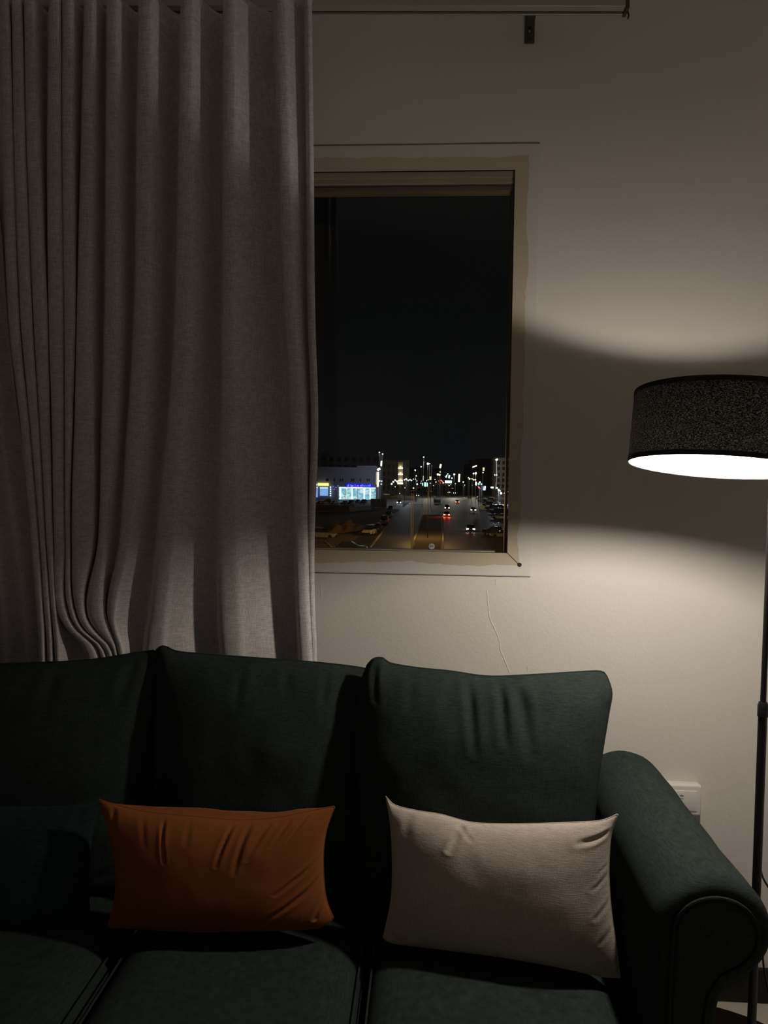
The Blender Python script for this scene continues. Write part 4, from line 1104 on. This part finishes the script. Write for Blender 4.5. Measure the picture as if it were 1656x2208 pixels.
pts = [(818,975.5,1.5,'w'),(825,979,1.5,'w'),(818,1037,2.3,'b'),(823.5,1037.5,1.8,'b'),(822,1044,1.4,'w'),(844.5,1043.5,2.2,'b'),(848,1039,2.2,'b'),(852,1035.5,2,'b'),(856,1038,2.3,'b'),
 (872,1034.5,1.6,'b'),(876,1033,2.2,'b'),(880,1036,1.8,'b'),(884,1034.5,1.8,'b'),(887.5,1036,1.5,'b'),(897.5,1026,1.5,'b'),(908,1006.5,1.5,'w'),(913.7,985.5,1.4,'w'),
 (922.5,1000,2.6,'w'),(926.5,1000,1.2,'w'),(931,1004.5,0.9,'d'),(944,1023,2.6,'y'),(948,1024,2.4,'y'),(949,1017.5,1.4,'y'),(951,1036,1.9,'r'),(954,1038,1.7,'r'),(946,1037,1.2,'r'),(956,1041.5,1.8,'y'),(949.5,1042,1.3,'r'),
 (965.5,1022,1.3,'w'),(962,1028,2.0,'w'),(963.5,1025,1.3,'w'),(974.5,1031,1.6,'w'),(979.5,1023,2.3,'w'),(999,1039.5,1.5,'w'),(982,1043,1.0,'c'),(891.5,1052.5,1.8,'w'),(899.5,1044,1.9,'w'),
 (907.5,1042,1.5,'c'),(908.5,1037.5,1.1,'c'),(920,1036.5,1.2,'b'),(923,1034.5,1.2,'b'),(938,1034,1.0,'b'),(940,1039.5,1.3,'b'),(928,1042,1.2,'c'),(891.5,1033,1.1,'w'),(897,1034,1.1,'w'),(899,1037,1.0,'w'),
 (1021,1021,1.8,'w'),(1026,1020.5,2.5,'w'),(1041.4,1019,1.3,'w'),(1012.5,1032.5,2.1,'y'),(1010,1030,1.2,'y'),(1018,1032.5,1.6,'y'),(1021,1034.5,1.6,'y'),(1025,1034.5,1.9,'y'),(1018,1046.5,1.0,'w'),
 (1032,1043.5,2.2,'c'),(1034.5,1040,2.2,'b'),(1038,1044,2.1,'c'),(1075,1056.5,2.6,'c'),(1078,1058.5,2.0,'c'),(1080.5,1063.5,2.8,'w'),(1088,1063.5,1.6,'w'),(967,1044.5,1.0,'r'),(972,1045,0.9,'y'),(968.5,1047,1.0,'w'),(1032,1052,1.0,'l'),
 (862,1064,0.9,'w'),(852,1049.5,0.9,'w'),(873,1052,0.9,'b'),(935,1047,0.8,'b'),(1002,1046,0.8,'w'),(1000,1049,0.8,'d')]
for (x, y, r, c) in pts:
    D = 330 if (x < 900 or x > 1028) else 430
    if x < 826: D = 322
    if 840 < x < 870: D = 380
    if x > 1028: D = 300
    street_light(x, y, r*0.86, c, D + (pts.index((x, y, r, c)) % 13)*2.9, POWERS.get((x, y), 0))
def light_bar(px0, px1, r, c, D, label, name='light_strip', cat='light'):
    a = at_y(*px0, D); b = at_y(*px1, D)
    D += 1.7+BARN[0] % 7*1.9; BARN[0] += 1
    a = at_y(*px0, D); b = at_y(*px1, D); c_ = a.lerp(b, 0.5)
    t = thing(name, (c_.x, c_.y, G0), label, cat)
    obj('lamp_tube', T([a, c_, b], r*D/F, 8), LM[c], t)
    zt_ = min(a.z, b.z); pz = b if b.z < a.z else a
    obj('post', T([(pz.x, pz.y+r*D/F+0.1, G0), (pz.x, pz.y+r*D/F+0.1, zt_+0.3)], 0.08, 6), M_poleD, t)
    return t
BARN = [0]
light_bar((822.6, 994), (822, 1005), 1.5, 'w', 322, 'short upright white light bar above the right end of the shops')
light_bar((814, 1013.5), (819.5, 1010), 2.2, 'w', 322, 'slanted white light at the roof corner of the shop building')
light_bar((812.5, 1018), (812.0, 1044), 1.7, 'd', 324, 'dim yellowish lit edge strip down the side of the shops')
light_bar((815.0, 1018), (814.5, 1050), 1.8, 'y', 322, 'bright cream lit strip beside the shops, on their right end')
light_bar((894, 1013.3), (896.6, 1014.2), 1.1, 'w', 420, 'small slanted white light above the cool row of lamps')
light_bar((950.6, 1001), (949, 1009), 1.8, 'y', 430, 'tall cream light bar over the red traffic signal glow')
light_bar((969, 1024.5), (968, 1031), 1.7, 'c', 430, 'pale green light bar above the white lit board')
light_bar((990.5, 1022), (989.5, 1039), 1.7, 'y', 430, 'long upright cream light bar right of the white board')
light_bar((1019, 1007.5), (1028, 1004), 1.1, 'w', 330, 'slanted white light bar on the right side block')
light_bar((1026.5, 1039), (1026.3, 1046.5), 1.5, 'w', 330, 'short white vertical sign by the right parking row')
light_bar((1069, 992.5), (1073, 990), 1.7, 'w', 300, 'white lamp at the top of the thin lit pole line', )
light_bar((1070.5, 993), (1071.0, 1038), 0.75, 'd', 300, 'thin upright cream light line on the right facades')
light_bar((1070.3, 1038), (1069, 1055), 0.9, 'd', 300, 'lower stretch of the thin cream light line')
light_bar((1066.5, 1023), (1067.5, 1025.5), 0.9, 'w', 299, 'tiny white light left of the thin light line')
light_bar((1071, 1023), (1071.3, 1025.5), 0.9, 'w', 299, 'tiny white light on the thin light line')
light_bar((1058.5, 1051), (1064, 1051.3), 1.7, 'w', 300, 'wide white shop light left of the thin light line')
light_bar((1069.5, 1052), (1073, 1052.3), 1.3, 'w', 300, 'white shop light right of the thin light line')
light_bar((1041.8, 1048), (1041.8, 1057), 1.0, 'l', 300, 'left pale blue lit shop window strip on the right')
light_bar((1046, 1048), (1045, 1057), 1.4, 'b', 300, 'right pale blue lit shop window strip on the right')
light_bar((1030, 1048), (1036, 1054), 0.6, 'r', 300, 'thin pink slanted light under the shop sign on the right')
light_bar((911.5, 1041), (911.5, 1047), 1.3, 'c', 420, 'narrow cyan lit window left of the brightest cyan one')
light_bar((917, 1040), (917, 1050), 2.2, 'c', 420, 'brightest cyan lit shop entrance at mid street')
light_bar((921.5, 1041), (921.5, 1049), 1.0, 'c', 420, 'narrow cyan lit window right of the brightest cyan one')
light_bar((912.8, 1026), (912.5, 1037), 1.1, 'd', 420, 'dim cream upright light above the cyan shops')
light_bar((896, 1030), (895.8, 1033.5), 0.7, 'd', 420, 'tiny dim upright light by the cool row of lamps')
# white lit board over the road
x0, x1, ya, yb, z0, z1 = block('', '', '', (959, 1035), (974, 1052), 0.5, None)
D = 440; a = at_y(959.5, 1036, D); b = at_y(974, 1042, D)
t = thing('lit_board', ((a.x+b.x)/2, D, G0), 'wide white lit board at the far end of the street', 'sign')
obj('face', B(a.x, b.x, D-0.3, D, b.z, a.z), LM['b'], t, smooth=False)
for xx in (a.x+0.3, b.x-0.3): obj('post', T([(xx, D+0.2, G0), (xx, D+0.2, b.z)], 0.12, 6), M_poleD, t)
# floodlit facade tiers
fy = twY-0.6
def fac(px0, py0, px1, py1, m, name, yo=0.0):
    a = at_y(px0, py0, fy-yo); b = at_y(px1, py1, fy-yo)
    return obj(name, B(a.x, b.x, fy-yo-0.3, fy-yo, b.z, a.z), m, tw, smooth=False)
M_cream_f = mat('cream_facade', (0.55, 0.48, 0.33), 0.8)
fac(858.5, 996, 868.5, 1044, M_cream_f, 'floodlit_column')
for yy in (1008.5, 1022, 1036):
    fac(858.5, yy, 868.5, yy+1.6, LM['w'], 'uplight', 0.4)
fac(857, 1040.5, 869, 1044, LM['y'], 'uplight', 0.5)
for k, yy in enumerate((1008, 1021.5, 1035.5)):
    l = bpy.data.lights.new('facade_uplight', 'POINT'); l.energy = 130; l.color = (1, 0.85, 0.55); l.shadow_soft_size = 0.5
    lo = bpy.data.objects.new('uplight_glow', l); COL.objects.link(lo); p = at_y(863.5, yy-0.8, fy-1.3); lo.parent = tw; lo.location = p-root_loc(tw)

# ---- near lamp posts on the median, plus two unseen ones added for amber light
def arm_lamp(px, top_y, base_y, armL, armR, m, label, lit=True, r=0.09, D=None, power=None, group='lamp posts on the median'):
    b = g(px, base_y) if D is None else Vector((at_y(px, base_y, D).x, D, G0))
    tz = at_y(px, top_y, b.y)
    t = thing('lamp_post', (b.x, b.y, G0), label, 'lamp post', group)
    obj('post', T([(b.x, b.y, G0), (b.x, b.y, tz.z)], [r*1.2, r*0.8], 10), m, t)
    for (ax, ay) in (armL, armR):
        if ax is None: continue
        e = at_y(ax, ay, b.y); mid_ = Vector(((b.x+e.x)/2, b.y, max(tz.z, e.z)-0.05+abs(e.x-b.x)*0.01))
        obj('arm', T(resample([tz, mid_, e], 10), r*0.55, 8), M_poleD, t)
        hd = obj('lamp_head', B(e.x-0.45, e.x+0.45, b.y-0.18, b.y+0.18, e.z-0.14, e.z+0.02, bev=0.04), M_poleD, t)
        if lit:
            l = bpy.data.lights.new('sodium_lamp', 'POINT'); l.energy = power or SODIUM_POWER; l.color = SODIUM; l.shadow_soft_size = 0.25
            lo = bpy.data.objects.new('light_source', l); COL.objects.link(lo); lo.parent = hd; lo.location = Vector((e.x, b.y, e.z-2.0))-root_loc(t)
    return t
arm_lamp(922, 1050, 1161, (890, 1057), (962, 1043), M_poleD, 'dark double armed lamp post in the middle of the median', True, 0.085, power=900)
arm_lamp(886, 1064, 1186, (850, 1070), (925, 1058), M_pole, 'slender lit lamp post, left of the two pale ones', False, 0.045, D=98)
arm_lamp(1128, 1062, 1250, (1100, 1058), (None, None), M_poleD, 'added unseen lamp post lighting the street amber, hidden by the wall right of the window', True, 0.08, D=84, power=6500, group='added unseen lamp posts for the amber street light')  # added out of view to throw amber light on the near road
arm_lamp(628, 1052, 1240, (660, 1048), (None, None), M_poleD, 'added unseen lamp post lighting the sandy lot amber, hidden behind the curtain', True, 0.08, D=88, power=5000, group='added unseen lamp posts for the amber street light')  # second unseen post, put in to give the lot its amber light
arm_lamp(889.5, 1064, 1186, (None, None), (None, None), M_pole, 'slender lit post, right of the two pale ones', False, 0.045, D=99)
arm_lamp(928, 1064, 1092, (None, None), (None, None), M_poleD, 'short dark post behind the double armed lamp post', False, 0.12)
arm_lamp(910, 1058, 1095, (None, None), (None, None), M_pole, 'thin pale post beside the far oncoming headlights', False, 0.06)
print('objects', len(bpy.data.objects))
